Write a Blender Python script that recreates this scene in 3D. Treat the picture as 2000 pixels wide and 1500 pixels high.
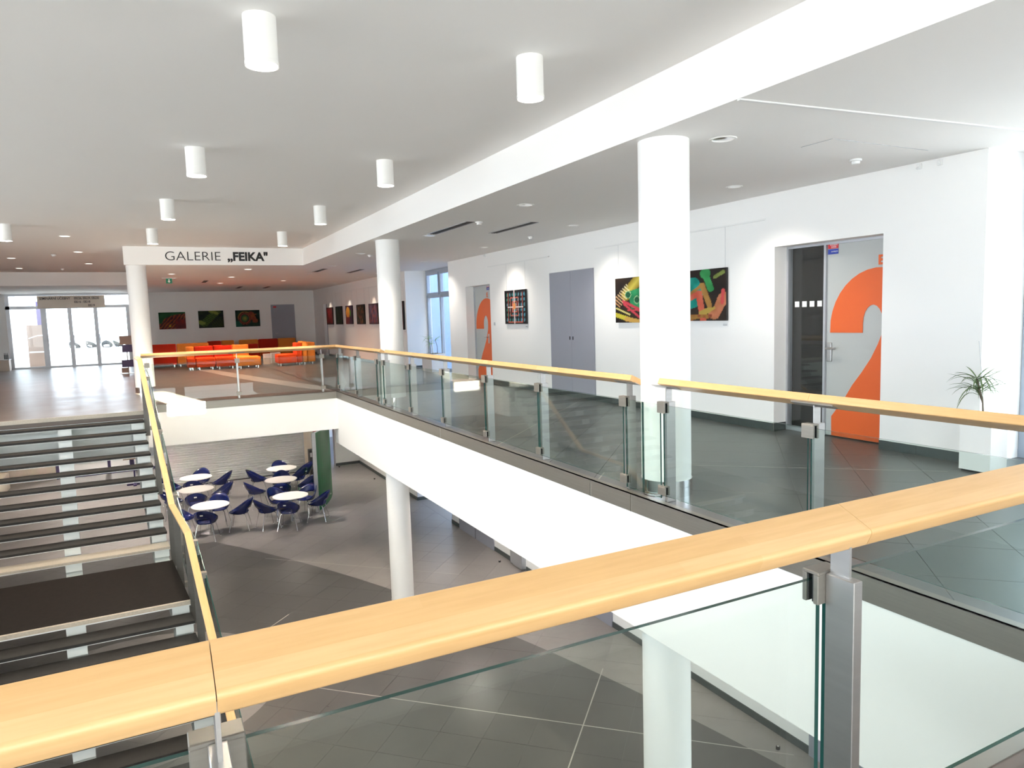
import bpy, bmesh, math, random
from mathutils import Vector, Matrix

random.seed(7)
S = bpy.context.scene
COL = S.collection
for o in list(bpy.data.objects):
    bpy.data.objects.remove(o)
PI = math.pi

# ------------------------------------------------------------------ camera
R_ = Vector((0.88957646, -0.45574927, -0.03076251))
U_ = Vector((0.07198875, 0.07337355, 0.99470294))
F_ = Vector((0.45107798, 0.88707887, -0.0980802))
CAM = Vector((0, 0, 1.6))
cd = bpy.data.cameras.new('camera')
cam = bpy.data.objects.new('camera', cd)
COL.objects.link(cam)
M = Matrix.Identity(4)
for i in range(3):
    M[i][0], M[i][1], M[i][2], M[i][3] = R_[i], U_[i], -F_[i], CAM[i]
cam.matrix_world = M
cd.sensor_width = 36
cd.lens = 1387.68 * 36 / 2000
cd.clip_start = 0.05
cd.clip_end = 400
S.camera = cam

# ------------------------------------------------------------------ world, sun, exposure
w = bpy.data.worlds.new('world')
S.world = w
w.use_nodes = True
wn = w.node_tree
wn.nodes.clear()
wo = wn.nodes.new('ShaderNodeOutputWorld')
wb = wn.nodes.new('ShaderNodeBackground')
wb.inputs[0].default_value = (0.78, 0.89, 1.0, 1)
wb.inputs[1].default_value = 6.5
wn.links.new(wb.outputs[0], wo.inputs[0])

sd = bpy.data.lights.new('sun', 'SUN')
sd.energy = 600
sd.angle = 0.002
sd.color = (1, 0.93, 0.8)
sun = bpy.data.objects.new('sun', sd)
COL.objects.link(sun)
TANE = 0.0963
sdir = Vector((-0.2, 0.98, -TANE)).normalized()
sun.rotation_euler = sdir.to_track_quat('-Z', 'Y').to_euler()

vs = S.view_settings
S.display_settings.display_device = 'sRGB'
vs.view_transform = 'Standard'
vs.look = 'None'
vs.exposure = 0.45
vs.gamma = 1
vs.use_curve_mapping = False
S.cycles.transparent_max_bounces = 40
S.cycles.max_bounces = 16
S.cycles.diffuse_bounces = 12
S.cycles.sample_clamp_indirect = 8

WARM = (1.0, 0.86, 0.70)


def spot(name, loc, energy, size, blend=0.5, color=WARM, radius=0.06, aim=None, parent=None):
    d = bpy.data.lights.new(name, 'SPOT')
    d.energy = energy
    d.spot_size = size
    d.spot_blend = blend
    d.color = color
    d.shadow_soft_size = radius
    o = bpy.data.objects.new(name, d)
    COL.objects.link(o)
    if parent:
        o.parent = parent
        o.location = Vector(loc) - ORIG[parent.name]
    else:
        o.location = loc
    if aim is not None:
        o.rotation_euler = (Vector(aim) - Vector(loc)).to_track_quat('-Z', 'Y').to_euler()
    return o


# ------------------------------------------------------------------ materials
def mat(name, col, rough=0.5, metal=0.0, spec=0.5, noise=None, bump=None, emit=None):
    m = bpy.data.materials.new(name)
    m.use_nodes = True
    nt = m.node_tree
    b = nt.nodes['Principled BSDF']
    b.inputs['Base Color'].default_value = (*col, 1)
    b.inputs['Roughness'].default_value = rough
    b.inputs['Metallic'].default_value = metal
    b.inputs['Specular IOR Level'].default_value = spec
    if noise:                       # (scale, amount, stretch)
        sc, am, st = noise
        tc = nt.nodes.new('ShaderNodeTexCoord')
        mp = nt.nodes.new('ShaderNodeMapping')
        mp.inputs['Scale'].default_value = st
        nz = nt.nodes.new('ShaderNodeTexNoise')
        nz.inputs['Scale'].default_value = sc
        nz.inputs['Detail'].default_value = 6
        mx = nt.nodes.new('ShaderNodeMix')
        mx.data_type = 'RGBA'
        mx.inputs[6].default_value = (*[c * (1 - am) for c in col], 1)
        mx.inputs[7].default_value = (*[min(1, c * (1 + am)) for c in col], 1)
        nt.links.new(tc.outputs['Object'], mp.inputs[0])
        nt.links.new(mp.outputs[0], nz.inputs['Vector'])
        nt.links.new(nz.outputs[0], mx.inputs[0])
        nt.links.new(mx.outputs[2], b.inputs['Base Color'])
        if bump:
            bp = nt.nodes.new('ShaderNodeBump')
            bp.inputs['Strength'].default_value = bump
            bp.inputs['Distance'].default_value = 0.01
            nt.links.new(nz.outputs[0], bp.inputs['Height'])
            nt.links.new(bp.outputs[0], b.inputs['Normal'])
    if emit:
        b.inputs['Emission Color'].default_value = (*emit[0], 1)
        b.inputs['Emission Strength'].default_value = emit[1]
    return m


WHITE = mat('white_plaster', (0.865, 0.86, 0.845), 0.75, spec=0.25, noise=(1.2, 0.015, (1, 1, 1)))
CEIL = mat('ceiling_plaster', (0.90, 0.885, 0.865), 0.8, spec=0.2, noise=(0.6, 0.015, (1, 1, 1)))
COLW = mat('column_paint', (0.87, 0.865, 0.85), 0.55, spec=0.3, noise=(1.5, 0.01, (1, 1, 1)))
STEEL = mat('brushed_steel', (0.27, 0.25, 0.22), 0.42, 0.7, noise=(3, 0.12, (1, 1, 30)))
STEELD = mat('satin_steel', (0.52, 0.51, 0.50), 0.36, 1.0, noise=(4, 0.1, (1, 1, 12)))
DARKST = mat('dark_bronze_steel', (0.13, 0.12, 0.11), 0.45, 0.6, noise=(4, 0.1, (1, 1, 8)))
CHROME = mat('chrome', (0.85, 0.85, 0.86), 0.12, 1.0, noise=(5, 0.02, (1, 1, 1)))
RUBBER = mat('black_gasket', (0.015, 0.015, 0.016), 0.5, noise=(9, 0.1, (1, 1, 1)))
GEDGE = mat('glass_edge', (0.015, 0.07, 0.06), 0.12, noise=(6, 0.2, (1, 1, 1)))
TREAD = mat('stair_tread_dark', (0.030, 0.028, 0.026), 0.7, spec=0.2, noise=(14, 0.25, (1, 1, 1)))
LANDM = mat('landing_surface', (0.012, 0.009, 0.0075), 0.75, spec=0.12, noise=(14, 0.3, (1, 1, 1)))
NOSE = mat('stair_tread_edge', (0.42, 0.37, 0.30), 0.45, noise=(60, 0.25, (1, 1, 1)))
STRING = mat('stringer_paint', (0.72, 0.75, 0.73), 0.45, noise=(3, 0.04, (1, 1, 1)))
GREYD = mat('grey_door_paint', (0.30, 0.31, 0.36), 0.45, noise=(2, 0.03, (1, 1, 1)))
LEAF = mat('door_leaf_grey', (0.47, 0.49, 0.48), 0.4, noise=(2, 0.04, (1, 1, 1)))
ALU = mat('aluminium_frame', (0.52, 0.53, 0.56), 0.4, 0.6, noise=(3, 0.05, (1, 1, 1)))
BOUNCE = mat('pale_bounce_floor', (0.50, 0.46, 0.41), 0.5, noise=(2, 0.06, (1, 1, 1)))  # pale tone put on unseen floors to bounce light up to the ceiling
BLUEF = mat('window_frame_grey', (0.36, 0.41, 0.48), 0.4, 0.3, noise=(3, 0.05, (1, 1, 1)))
ORANGE = mat('orange_film', (0.76, 0.125, 0.018), 0.42, noise=(2, 0.04, (1, 1, 1)))
DARK = mat('room_shade', (0.02, 0.018, 0.016), 0.7, noise=(2, 0.3, (1, 1, 1)))
BLACK = mat('black_print', (0.012, 0.012, 0.013), 0.5, noise=(5, 0.1, (1, 1, 1)))
PAPERW = mat('white_print', (0.85, 0.85, 0.85), 0.5, noise=(5, 0.02, (1, 1, 1)))
PLASTW = mat('white_plastic', (0.80, 0.80, 0.79), 0.35, noise=(5, 0.02, (1, 1, 1)))
LAMPW = mat('lamp_white_enamel', (0.88, 0.87, 0.84), 0.4, noise=(5, 0.01, (1, 1, 1)))
LAMPE = mat('lamp_diffuser', (0.9, 0.9, 0.9), 0.4, emit=((1, 0.95, 0.86), 25), noise=(5, 0.01, (1, 1, 1)))
LAMPS = mat('lamp_glow_small', (0.9, 0.9, 0.9), 0.3, emit=((1, 0.95, 0.86), 3), noise=(5, 0.01, (1, 1, 1)))
REDP = mat('red_print', (0.65, 0.03, 0.04), 0.45, noise=(5, 0.05, (1, 1, 1)))
BLUEP = mat('blue_print', (0.03, 0.06, 0.40), 0.45, noise=(5, 0.05, (1, 1, 1)))
GREENS = mat('green_sign', (0.0, 0.22, 0.10), 0.4, noise=(5, 0.05, (1, 1, 1)))
GREENP = mat('green_lacquer', (0.012, 0.16, 0.05), 0.3, spec=0.12, noise=(1.0, 0.25, (1, 1, 0.3)))
BLUEC = mat('blue_plastic', (0.006, 0.012, 0.085), 0.14, spec=0.6, noise=(4, 0.1, (1, 1, 1)))
TABW = mat('white_laminate', (0.86, 0.82, 0.78), 0.3, noise=(4, 0.02, (1, 1, 1)))
SHUT = mat('shutter_slats', (0.56, 0.57, 0.56), 0.45, 0.1, noise=(3, 0.04, (1, 1, 1)))
SRED = mat('red_upholstery', (0.52, 0.028, 0.010), 0.8, spec=0.2, noise=(40, 0.12, (1, 1, 1)), bump=0.2)
SORG = mat('red_orange_upholstery', (0.72, 0.075, 0.012), 0.8, spec=0.2, noise=(40, 0.12, (1, 1, 1)), bump=0.2)
SYEL = mat('amber_upholstery', (0.80, 0.27, 0.045), 0.8, spec=0.2, noise=(40, 0.12, (1, 1, 1)), bump=0.2)
LEAFG = mat('plant_leaf', (0.10, 0.16, 0.05), 0.4, noise=(12, 0.35, (1, 1, 1)))
LEAFL = mat('plant_leaf_light', (0.22, 0.42, 0.12), 0.4, noise=(12, 0.3, (1, 1, 1)))
STEM = mat('plant_stem', (0.16, 0.13, 0.09), 0.7, noise=(20, 0.3, (1, 1, 1)))
SOIL = mat('soil', (0.05, 0.035, 0.025), 0.9, noise=(40, 0.4, (1, 1, 1)))
BROWN = mat('brown_board', (0.34, 0.24, 0.19), 0.6, noise=(3, 0.1, (1, 1, 1)))
BEIGE = mat('beige_counter', (0.72, 0.62, 0.52), 0.5, noise=(3, 0.04, (1, 1, 1)))
PURPLE = mat('dark_violet_panel', (0.06, 0.04, 0.12), 0.5, noise=(4, 0.2, (1, 1, 1)))
TERR = mat('terrace_paving', (0.82, 0.74, 0.65), 0.8, noise=(3, 0.1, (1, 1, 1)))
BASET = mat('baseboard_tile', (0.060, 0.072, 0.072), 0.3, noise=(6, 0.2, (1, 1, 1)))
SEAM = mat('expansion_joint', (0.40, 0.38, 0.35), 0.5, noise=(9, 0.1, (1, 1, 1)))
BLOCKM = mat('sun_blocker_render', (0.82, 0.79, 0.74), 0.8, noise=(1, 0.1, (1, 1, 1)))
HEDGE = mat('hedge_leaves', (0.10, 0.20, 0.05), 0.8, noise=(4, 0.5, (1, 1, 1)))


def tile_mat(name, c_dark, c_light, zone, spec=0.5):
    """dark / light ceramic with a cloudy mottling; zone = list of circles (cx, cy, r, inside_is_dark)."""
    m = bpy.data.materials.new(name)
    m.use_nodes = True
    nt = m.node_tree
    b = nt.nodes['Principled BSDF']
    b.inputs['Roughness'].default_value = 0.30
    b.inputs['Specular IOR Level'].default_value = spec
    g = nt.nodes.new('ShaderNodeNewGeometry')
    fac = None
    for (cx, cy, r, ins) in zone:
        sub = nt.nodes.new('ShaderNodeVectorMath')
        sub.operation = 'SUBTRACT'
        sub.inputs[1].default_value = (cx, cy, 0)
        nt.links.new(g.outputs['Position'], sub.inputs[0])
        mul = nt.nodes.new('ShaderNodeVectorMath')
        mul.operation = 'MULTIPLY'
        mul.inputs[1].default_value = (1, 1, 0)
        nt.links.new(sub.outputs[0], mul.inputs[0])
        ln = nt.nodes.new('ShaderNodeVectorMath')
        ln.operation = 'LENGTH'
        nt.links.new(mul.outputs[0], ln.inputs[0])
        cp = nt.nodes.new('ShaderNodeMath')
        cp.operation = 'LESS_THAN' if ins else 'GREATER_THAN'
        cp.inputs[1].default_value = r
        nt.links.new(ln.outputs['Value'], cp.inputs[0])
        if fac is None:
            fac = cp.outputs[0]
        else:
            mn = nt.nodes.new('ShaderNodeMath')
            mn.operation = 'MULTIPLY'
            nt.links.new(fac, mn.inputs[0])
            nt.links.new(cp.outputs[0], mn.inputs[1])
            fac = mn.outputs[0]
    nz = nt.nodes.new('ShaderNodeTexNoise')
    nz.inputs['Scale'].default_value = 1.3
    nz.inputs['Detail'].default_value = 8
    nz.inputs['Roughness'].default_value = 0.7
    nt.links.new(g.outputs['Position'], nz.inputs['Vector'])
    outs = []
    for c in (c_light, c_dark):
        mx = nt.nodes.new('ShaderNodeMix')
        mx.data_type = 'RGBA'
        mx.inputs[6].default_value = (*[v * 0.72 for v in c], 1)
        mx.inputs[7].default_value = (*[v * 1.28 for v in c], 1)
        nt.links.new(nz.outputs[0], mx.inputs[0])
        outs.append(mx.outputs[2])
    if fac is None:
        nt.links.new(outs[1], b.inputs['Base Color'])
    else:
        mx = nt.nodes.new('ShaderNodeMix')
        mx.data_type = 'RGBA'
        nt.links.new(fac, mx.inputs[0])
        nt.links.new(outs[0], mx.inputs[6])
        nt.links.new(outs[1], mx.inputs[7])
        nt.links.new(mx.outputs[2], b.inputs['Base Color'])
    rm = nt.nodes.new('ShaderNodeMapRange')
    rm.inputs['To Min'].default_value = 0.22
    rm.inputs['To Max'].default_value = 0.40
    nt.links.new(nz.outputs[0], rm.inputs[0])
    nt.links.new(rm.outputs[0], b.inputs['Roughness'])
    return m


TILE_UP = tile_mat('floor_tile_upper', (0.105, 0.105, 0.105), (0.3, 0.29, 0.28), [])
TILE_FAR = tile_mat('floor_tile_hall', (0.135, 0.108, 0.092), (0.3, 0.29, 0.28), [], 0.28)
TILE_LO = tile_mat('floor_tile_lower', (0.088, 0.085, 0.083), (0.25, 0.235, 0.225),
                   [(-28.908, -0.66, 35.81, True), (-0.589, 11.551, 2.111, False), (0.0, -21.0, 39.9, True)])
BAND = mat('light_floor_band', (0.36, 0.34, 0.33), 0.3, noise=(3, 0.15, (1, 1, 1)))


def wood_mat():
    m = bpy.data.materials.new('beech_handrail')
    m.use_nodes = True
    nt = m.node_tree
    b = nt.nodes['Principled BSDF']
    b.inputs['Roughness'].default_value = 0.28
    tc = nt.nodes.new('ShaderNodeTexCoord')
    br = nt.nodes.new('ShaderNodeTexBrick')
    br.offset = 0.37
    br.inputs['Scale'].default_value = 1
    br.inputs['Brick Width'].default_value = 0.62
    br.inputs['Row Height'].default_value = 0.037
    br.inputs['Mortar Size'].default_value = 0.0
    br.inputs['Bias'].default_value = 0.0
    br.inputs['Color1'].default_value = (0.68, 0.42, 0.185, 1)
    br.inputs['Color2'].default_value = (0.77, 0.505, 0.25, 1)
    mp = nt.nodes.new('ShaderNodeMapping')
    mp.inputs['Scale'].default_value = (1.5, 22, 22)
    nz = nt.nodes.new('ShaderNodeTexNoise')
    nz.inputs['Scale'].default_value = 3
    nz.inputs['Detail'].default_value = 8
    mx = nt.nodes.new('ShaderNodeMix')
    mx.data_type = 'RGBA'
    mx.blend_type = 'MULTIPLY'
    mx.inputs[0].default_value = 0.3
    rr = nt.nodes.new('ShaderNodeValToRGB')
    rr.color_ramp.elements[0].color = (0.78, 0.7, 0.6, 1)
    rr.color_ramp.elements[1].color = (1, 1, 1, 1)
    rr.color_ramp.elements[0].position = 0.35
    rr.color_ramp.elements[1].position = 0.6
    nt.links.new(tc.outputs['Object'], br.inputs[0])
    nt.links.new(tc.outputs['Object'], mp.inputs[0])
    nt.links.new(mp.outputs[0], nz.inputs['Vector'])
    nt.links.new(nz.outputs[0], rr.inputs[0])
    nt.links.new(br.outputs[0], mx.inputs[6])
    nt.links.new(rr.outputs[0], mx.inputs[7])
    nt.links.new(mx.outputs[2], b.inputs['Base Color'])
    return m


WOOD = wood_mat()


def glass_mat(name, tint, ior=1.5):
    m = bpy.data.materials.new(name)
    m.use_nodes = True
    nt = m.node_tree
    nt.nodes.clear()
    o = nt.nodes.new('ShaderNodeOutputMaterial')
    t = nt.nodes.new('ShaderNodeBsdfTransparent')
    t.inputs[0].default_value = (*tint, 1)
    g = nt.nodes.new('ShaderNodeBsdfGlossy')
    g.inputs['Roughness'].default_value = 0.0
    f = nt.nodes.new('ShaderNodeFresnel')
    gm = nt.nodes.new('ShaderNodeNewGeometry')          # same reflectance on the way in and on the way out of the sheet
    mr = nt.nodes.new('ShaderNodeMapRange')
    mr.inputs['To Min'].default_value = ior
    mr.inputs['To Max'].default_value = 1 / ior
    nt.links.new(gm.outputs['Backfacing'], mr.inputs[0])
    nt.links.new(mr.outputs[0], f.inputs[0])
    mx = nt.nodes.new('ShaderNodeMixShader')
    nt.links.new(f.outputs[0], mx.inputs[0])
    nt.links.new(t.outputs[0], mx.inputs[1])
    nt.links.new(g.outputs[0], mx.inputs[2])
    nt.links.new(mx.outputs[0], o.inputs[0])
    return m


GLASS = glass_mat('railing_glass', (0.895, 0.94, 0.92))
PANE = glass_mat('window_glass', (0.97, 0.985, 0.99))

# ------------------------------------------------------------------ builders
ORIG = {}


class MB:
    def __init__(s):
        s.v, s.f, s.m = [], [], []

    def add(s, vs, fs, mi=0):
        n = len(s.v)
        s.v += [tuple(v) for v in vs]
        s.f += [tuple(i + n for i in f) for f in fs]
        s.m += [mi] * len(fs)
        return s

    def box(s, x0, x1, y0, y1, z0, z1, mi=0):
        return s.add([(x0, y0, z0), (x1, y0, z0), (x1, y1, z0), (x0, y1, z0), (x0, y0, z1), (x1, y0, z1), (x1, y1, z1), (x0, y1, z1)],
                     [(0, 3, 2, 1), (4, 5, 6, 7), (0, 1, 5, 4), (1, 2, 6, 5), (2, 3, 7, 6), (3, 0, 4, 7)], mi)

    def obox(s, c, ax, ay, az, hx, hy, hz, mi=0):
        """box about c with half sizes along three unit axes"""
        c, ax, ay, az = Vector(c), Vector(ax), Vector(ay), Vector(az)
        vs = []
        for k in (-1, 1):
            for (i, j) in ((-1, -1), (1, -1), (1, 1), (-1, 1)):
                vs.append(c + ax * hx * i + ay * hy * j + az * hz * k)
        return s.add(vs, [(0, 3, 2, 1), (4, 5, 6, 7), (0, 1, 5, 4), (1, 2, 6, 5), (2, 3, 7, 6), (3, 0, 4, 7)], mi)

    def prism(s, base, top, mi=0):
        """two matching rings of 3-D points"""
        n = len(base)
        fs = [tuple(reversed(range(n))), tuple(range(n, 2 * n))]
        fs += [(i, (i + 1) % n, n + (i + 1) % n, n + i) for i in range(n)]
        return s.add(list(base) + list(top), fs, mi)

    def cyl(s, x, y, z0, z1, r, n=24, r1=None, mi=0):
        r1 = r if r1 is None else r1
        a = [(x + r * math.cos(2 * PI * i / n), y + r * math.sin(2 * PI * i / n), z0) for i in range(n)]
        b = [(x + r1 * math.cos(2 * PI * i / n), y + r1 * math.sin(2 * PI * i / n), z1) for i in range(n)]
        return s.prism(a, b, mi)

    def lathe(s, x, y, prof, n=24, mi=0):
        rings = []
        for (r, z) in prof:
            rings.append([(x + r * math.cos(2 * PI * i / n), y + r * math.sin(2 * PI * i / n), z) for i in range(n)])
        vs = [p for r in rings for p in r]
        fs = []
        for k in range(len(prof) - 1):
            for i in range(n):
                fs.append((k * n + i, k * n + (i + 1) % n, (k + 1) * n + (i + 1) % n, (k + 1) * n + i))
        return s.add(vs, fs, mi)

    def tube(s, pts, r, n=8, r1=None, mi=0):
        pts = [Vector(p) for p in pts]
        r1 = r if r1 is None else r1
        rings = []
        for i, p in enumerate(pts):
            d = (pts[min(i + 1, len(pts) - 1)] - pts[max(i - 1, 0)]).normalized()
            a = d.orthogonal().normalized() if i == 0 else (rings[-1][1] - d * rings[-1][1].dot(d)).normalized()
            b = d.cross(a)
            rr = r + (r1 - r) * i / max(1, len(pts) - 1)
            rings.append(([p + (a * math.cos(2 * PI * k / n) + b * math.sin(2 * PI * k / n)) * rr for k in range(n)], a))
        vs = [q for rg in rings for q in rg[0]]
        fs = [tuple(reversed(range(n))), tuple(range(len(vs) - n, len(vs)))]
        for k in range(len(pts) - 1):
            for i in range(n):
                fs.append((k * n + i, k * n + (i + 1) % n, (k + 1) * n + (i + 1) % n, (k + 1) * n + i))
        return s.add(vs, fs, mi)

    def build(s, name, mats, parent=None, bevel=0, seg=2, smooth=False, kind=None, label=None, frame=None):
        me = bpy.data.meshes.new(name)
        off = ORIG.get(parent.name, Vector((0, 0, 0))) if parent else Vector((0, 0, 0))
        if frame is None:
            vv = [tuple(Vector(v) - off) for v in s.v]
        else:
            inv = frame.inverted()
            vv = [tuple(inv @ Vector(v)) for v in s.v]
        me.from_pydata(vv, [], s.f)
        if not isinstance(mats, (list, tuple)):
            mats = [mats]
        for m in mats:
            me.materials.append(m)
        for p, i in zip(me.polygons, s.m):
            p.material_index = i
        bm = bmesh.new()
        bm.from_mesh(me)
        if bevel:
            bmesh.ops.remove_doubles(bm, verts=bm.verts, dist=1e-6)
            bmesh.ops.bevel(bm, geom=[e for e in bm.edges if e.calc_face_angle(0) > 0.6], offset=bevel, segments=seg, profile=0.5, affect='EDGES')
        bmesh.ops.recalc_face_normals(bm, faces=bm.faces)
        bm.to_mesh(me)
        bm.free()
        if smooth:
            for p in me.polygons:
                p.use_smooth = True
            try:
                me.set_sharp_from_angle(angle=math.radians(40))
            except Exception:
                pass
        o = bpy.data.objects.new(name, me)
        COL.objects.link(o)
        if parent:
            o.parent = parent
        if frame is not None:
            f2 = frame.copy()
            f2.translation = f2.translation - off
            o.matrix_local = f2
        ORIG[o.name] = off.copy()
        if kind:
            o['kind'] = kind
        if label:
            o['label'] = label
        return o


def tag(o, label=None, cat=None, group=None, kind=None):
    if label:
        o['label'] = label
    if cat:
        o['category'] = cat
    if group:
        o['group'] = group
    if kind:
        o['kind'] = kind
    return o


def thing(name, label, cat, loc, group=None):
    o = bpy.data.objects.new(name, None)
    o.empty_display_size = 0.1
    COL.objects.link(o)
    o.location = loc
    ORIG[o.name] = Vector(loc)
    return tag(o, label, cat, group)


def struct(name, mb, m, **k):
    o = mb.build(name, m, **k)
    o['kind'] = 'structure'
    return o


def children(o):
    return [c for c in bpy.data.objects if c.parent == o]


def copy_tree(root, loc, rz, label, group=None, kids=None):
    r = root.copy()
    COL.objects.link(r)
    r.location = loc
    r.rotation_euler = (0, 0, rz)
    r['label'] = label
    if group:
        r['group'] = group
    for ch in kids[root.name]:
        c = ch.copy()
        COL.objects.link(c)
        c.parent = r
        for g in kids.get(ch.name, []):
            d = g.copy()
            COL.objects.link(d)
            d.parent = c
    return r


def kid_map(root):
    k = {root.name: children(root)}
    for c in k[root.name]:
        k[c.name] = children(c)
    return k


def text(name, body, size, loc, rot, m, parent=None, bold=0.0, sx=1.0, align='LEFT', ext=0.002):
    c = bpy.data.curves.new(name, 'FONT')
    c.body = body
    c.size = size
    c.offset = bold
    c.extrude = ext
    c.align_x = align
    c.materials.append(m)
    o = bpy.data.objects.new(name, c)
    COL.objects.link(o)
    off = ORIG.get(parent.name, Vector((0, 0, 0))) if parent else Vector((0, 0, 0))
    if parent:
        o.parent = parent
    o.location = Vector(loc) - off
    o.rotation_euler = rot
    o.scale = (sx, 1, 1)
    return o


FACE_S = (PI / 2, 0, 0)                 # text on a wall that faces -y
FACE_W = (PI / 2, 0, -PI / 2)           # text on a wall that faces -x

# ================================================================== STRUCTURE
L = -3.84
XE = 3.665        # gallery edge
YF = 15.9         # far edge of the void
YN = 1.39         # near edge of the void
XW = 7.08         # door wall
YB = 34.3


# ---- floors (upper) -------------------------------------------------
floor_gallery = struct('floor', MB().box(XE + 0.02, 7.9, -6.2, 34.4, -0.15, -0.004), TILE_UP, label='grey tiled gallery floor along the white door wall')
floor_hall = struct('floor.001', MB().box(-9.2, XE + 0.02, YF + 0.02, 34.4, -0.15, 0).box(-9.2, -0.13, 15.04, YF + 0.02, -0.15, 0), TILE_FAR, label='grey hall floor beyond the stairwell')
floor_near = struct('floor.002', MB().box(-9.2, XE + 0.02, -6.2, 0.0, -0.15, 0, 1).box(-9.2, XE + 0.02, 0.0, YN - 0.02, -0.15, 0, 0), [TILE_FAR, BOUNCE], label='floor on the near side of the front railing')
floor_left = struct('floor.003', MB().box(-9.2, -4.2, YN - 0.02, 15.04, -0.15, 0), BOUNCE, label='hall floor on the left of the stairwell')
floor_low = struct('floor.004', MB().box(-9.2, 7.9, -6.2, 34.4, L - 0.2, L - 0.004), TILE_LO, label='two-tone tiled floor of the lower level')
# light band laid in the hall floor
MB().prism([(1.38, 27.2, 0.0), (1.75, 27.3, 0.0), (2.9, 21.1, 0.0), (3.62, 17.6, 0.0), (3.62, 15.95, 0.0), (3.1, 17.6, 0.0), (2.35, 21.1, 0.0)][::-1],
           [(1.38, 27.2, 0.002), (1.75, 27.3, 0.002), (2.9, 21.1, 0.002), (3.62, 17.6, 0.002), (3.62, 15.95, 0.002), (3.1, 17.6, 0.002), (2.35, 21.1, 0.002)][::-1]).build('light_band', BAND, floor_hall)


def project(x, y, z):
    q = Vector((x, y, z)) - CAM
    d = q.dot(F_)
    if d < 0.1:
        return None
    return 1000 + 1387.68 * q.dot(R_) / d, 750 - 1387.68 * q.dot(U_) / d, d


def clip_poly(poly, rect):
    x0, x1, y0, y1 = rect
    for (ax, v, sgn) in ((0, x0, 1), (0, x1, -1), (1, y0, 1), (1, y1, -1)):
        out = []
        n = len(poly)
        for i in range(n):
            a, b = poly[i], poly[(i + 1) % n]
            ia, ib = (a[ax] - v) * sgn >= 0, (b[ax] - v) * sgn >= 0
            if ia:
                out.append(a)
            if ia != ib:
                t = (v - a[ax]) / (b[ax] - a[ax])
                out.append((a[0] + t * (b[0] - a[0]), a[1] + t * (b[1] - a[1])))
        poly = out
        if not poly:
            return []
    return poly


def lay_tiles(parent, rect, z, origin, ang, pitch, m, seen, limit=300):
    gap = 0.004
    ca, sa = math.cos(ang), math.sin(ang)
    h = pitch / 2 - gap / 2
    cand = []
    N = 60
    for i in range(-N, N):
        for j in range(-N, N):
            u, v = (i + 0.5) * pitch, (j + 0.5) * pitch
            cx, cy = origin[0] + u * ca - v * sa, origin[1] + u * sa + v * ca
            if not (rect[0] - pitch < cx < rect[1] + pitch and rect[2] - pitch < cy < rect[3] + pitch):
                continue
            sq = [(cx + a * h * ca - b * h * sa, cy + a * h * sa + b * h * ca) for a, b in ((-1, -1), (1, -1), (1, 1), (-1, 1))]
            pl = clip_poly(sq, rect)
            if len(pl) < 3:
                continue
            area = abs(sum(pl[k][0] * pl[(k + 1) % len(pl)][1] - pl[(k + 1) % len(pl)][0] * pl[k][1] for k in range(len(pl)))) / 2
            if area < 0.004:
                continue
            p = project(cx, cy, z)
            vis = p is not None and -60 < p[0] < 2060 and -60 < p[1] < 1560 and seen(cx, cy)
            cand.append(((0 if vis else 1, (p[2] if p else 99)), cx, cy, pl, area > pitch * pitch * 0.97))
    cand.sort(key=lambda c: c[0])
    proto = None
    rest = MB()
    nshown = 0
    for (key, cx, cy, pl, full) in cand:
        if nshown < limit and key[0] == 0:
            nshown += 1
            if full:
                if proto is None:
                    q = [(a * h, b * h) for a, b in ((-1, -1), (1, -1), (1, 1), (-1, 1))]
                    mb = MB().prism([(a, b, -0.004) for a, b in q], [(a, b, 0) for a, b in q])
                    o = mb.build('tile', m)
                    proto = o.data
                else:
                    o = bpy.data.objects.new('tile', proto)
                    COL.objects.link(o)
                o.parent = parent
                o.location = (cx, cy, z)
                o.rotation_euler = (0, 0, ang)
            else:
                MB().prism([(a, b, z - 0.004) for a, b in pl], [(a, b, z) for a, b in pl]).build('tile', m, parent)
        else:
            rest.prism([(a, b, z - 0.004) for a, b in pl], [(a, b, z) for a, b in pl])
    if rest.f:
        rest.build('distant_tiles', m, parent, kind='stuff')


A45 = math.radians(46)
lay_tiles(floor_gallery, (XE + 0.065, XW, 0.8, 17.4), 0.0, (4.751, 7.576), A45, 0.6, TILE_UP, lambda x, y: True, 300)
MB().box(XE + 0.004, XE + 0.061, 1.6, 17.4, -0.004, 0).build('edge_strip', TILE_UP, floor_gallery)
MB().box(XE + 0.004, 7.9, -6.2, 0.796, -0.004, 0).build('near_tiles', TILE_UP, floor_gallery)
MB().box(XE + 0.004, 7.9, 17.404, 34.4, -0.004, 0).box(XW + 0.004, 7.9, 0.8, 4.0, -0.004, 0).build('far_tiles', TILE_UP, floor_gallery)
lay_tiles(floor_low, (-4.8, 6.8, 4.4, 26.0), L, (4.751, 7.576), A45, 0.6, TILE_LO,
          lambda x, y: y * 0.294 > YN - 0.1 and 0.294 * x < XE, 300)
MB().box(-9.2, -4.804, -6.2, 34.4, L - 0.004, L).box(-4.8, 7.9, -6.2, 4.396, L - 0.004, L).box(-4.8, 7.9, 26.004, 34.4, L - 0.004, L).box(6.804, 7.9, 4.4, 26.0, L - 0.004, L).build('plain_tiles', TILE_LO, floor_low, kind='stuff')


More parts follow.
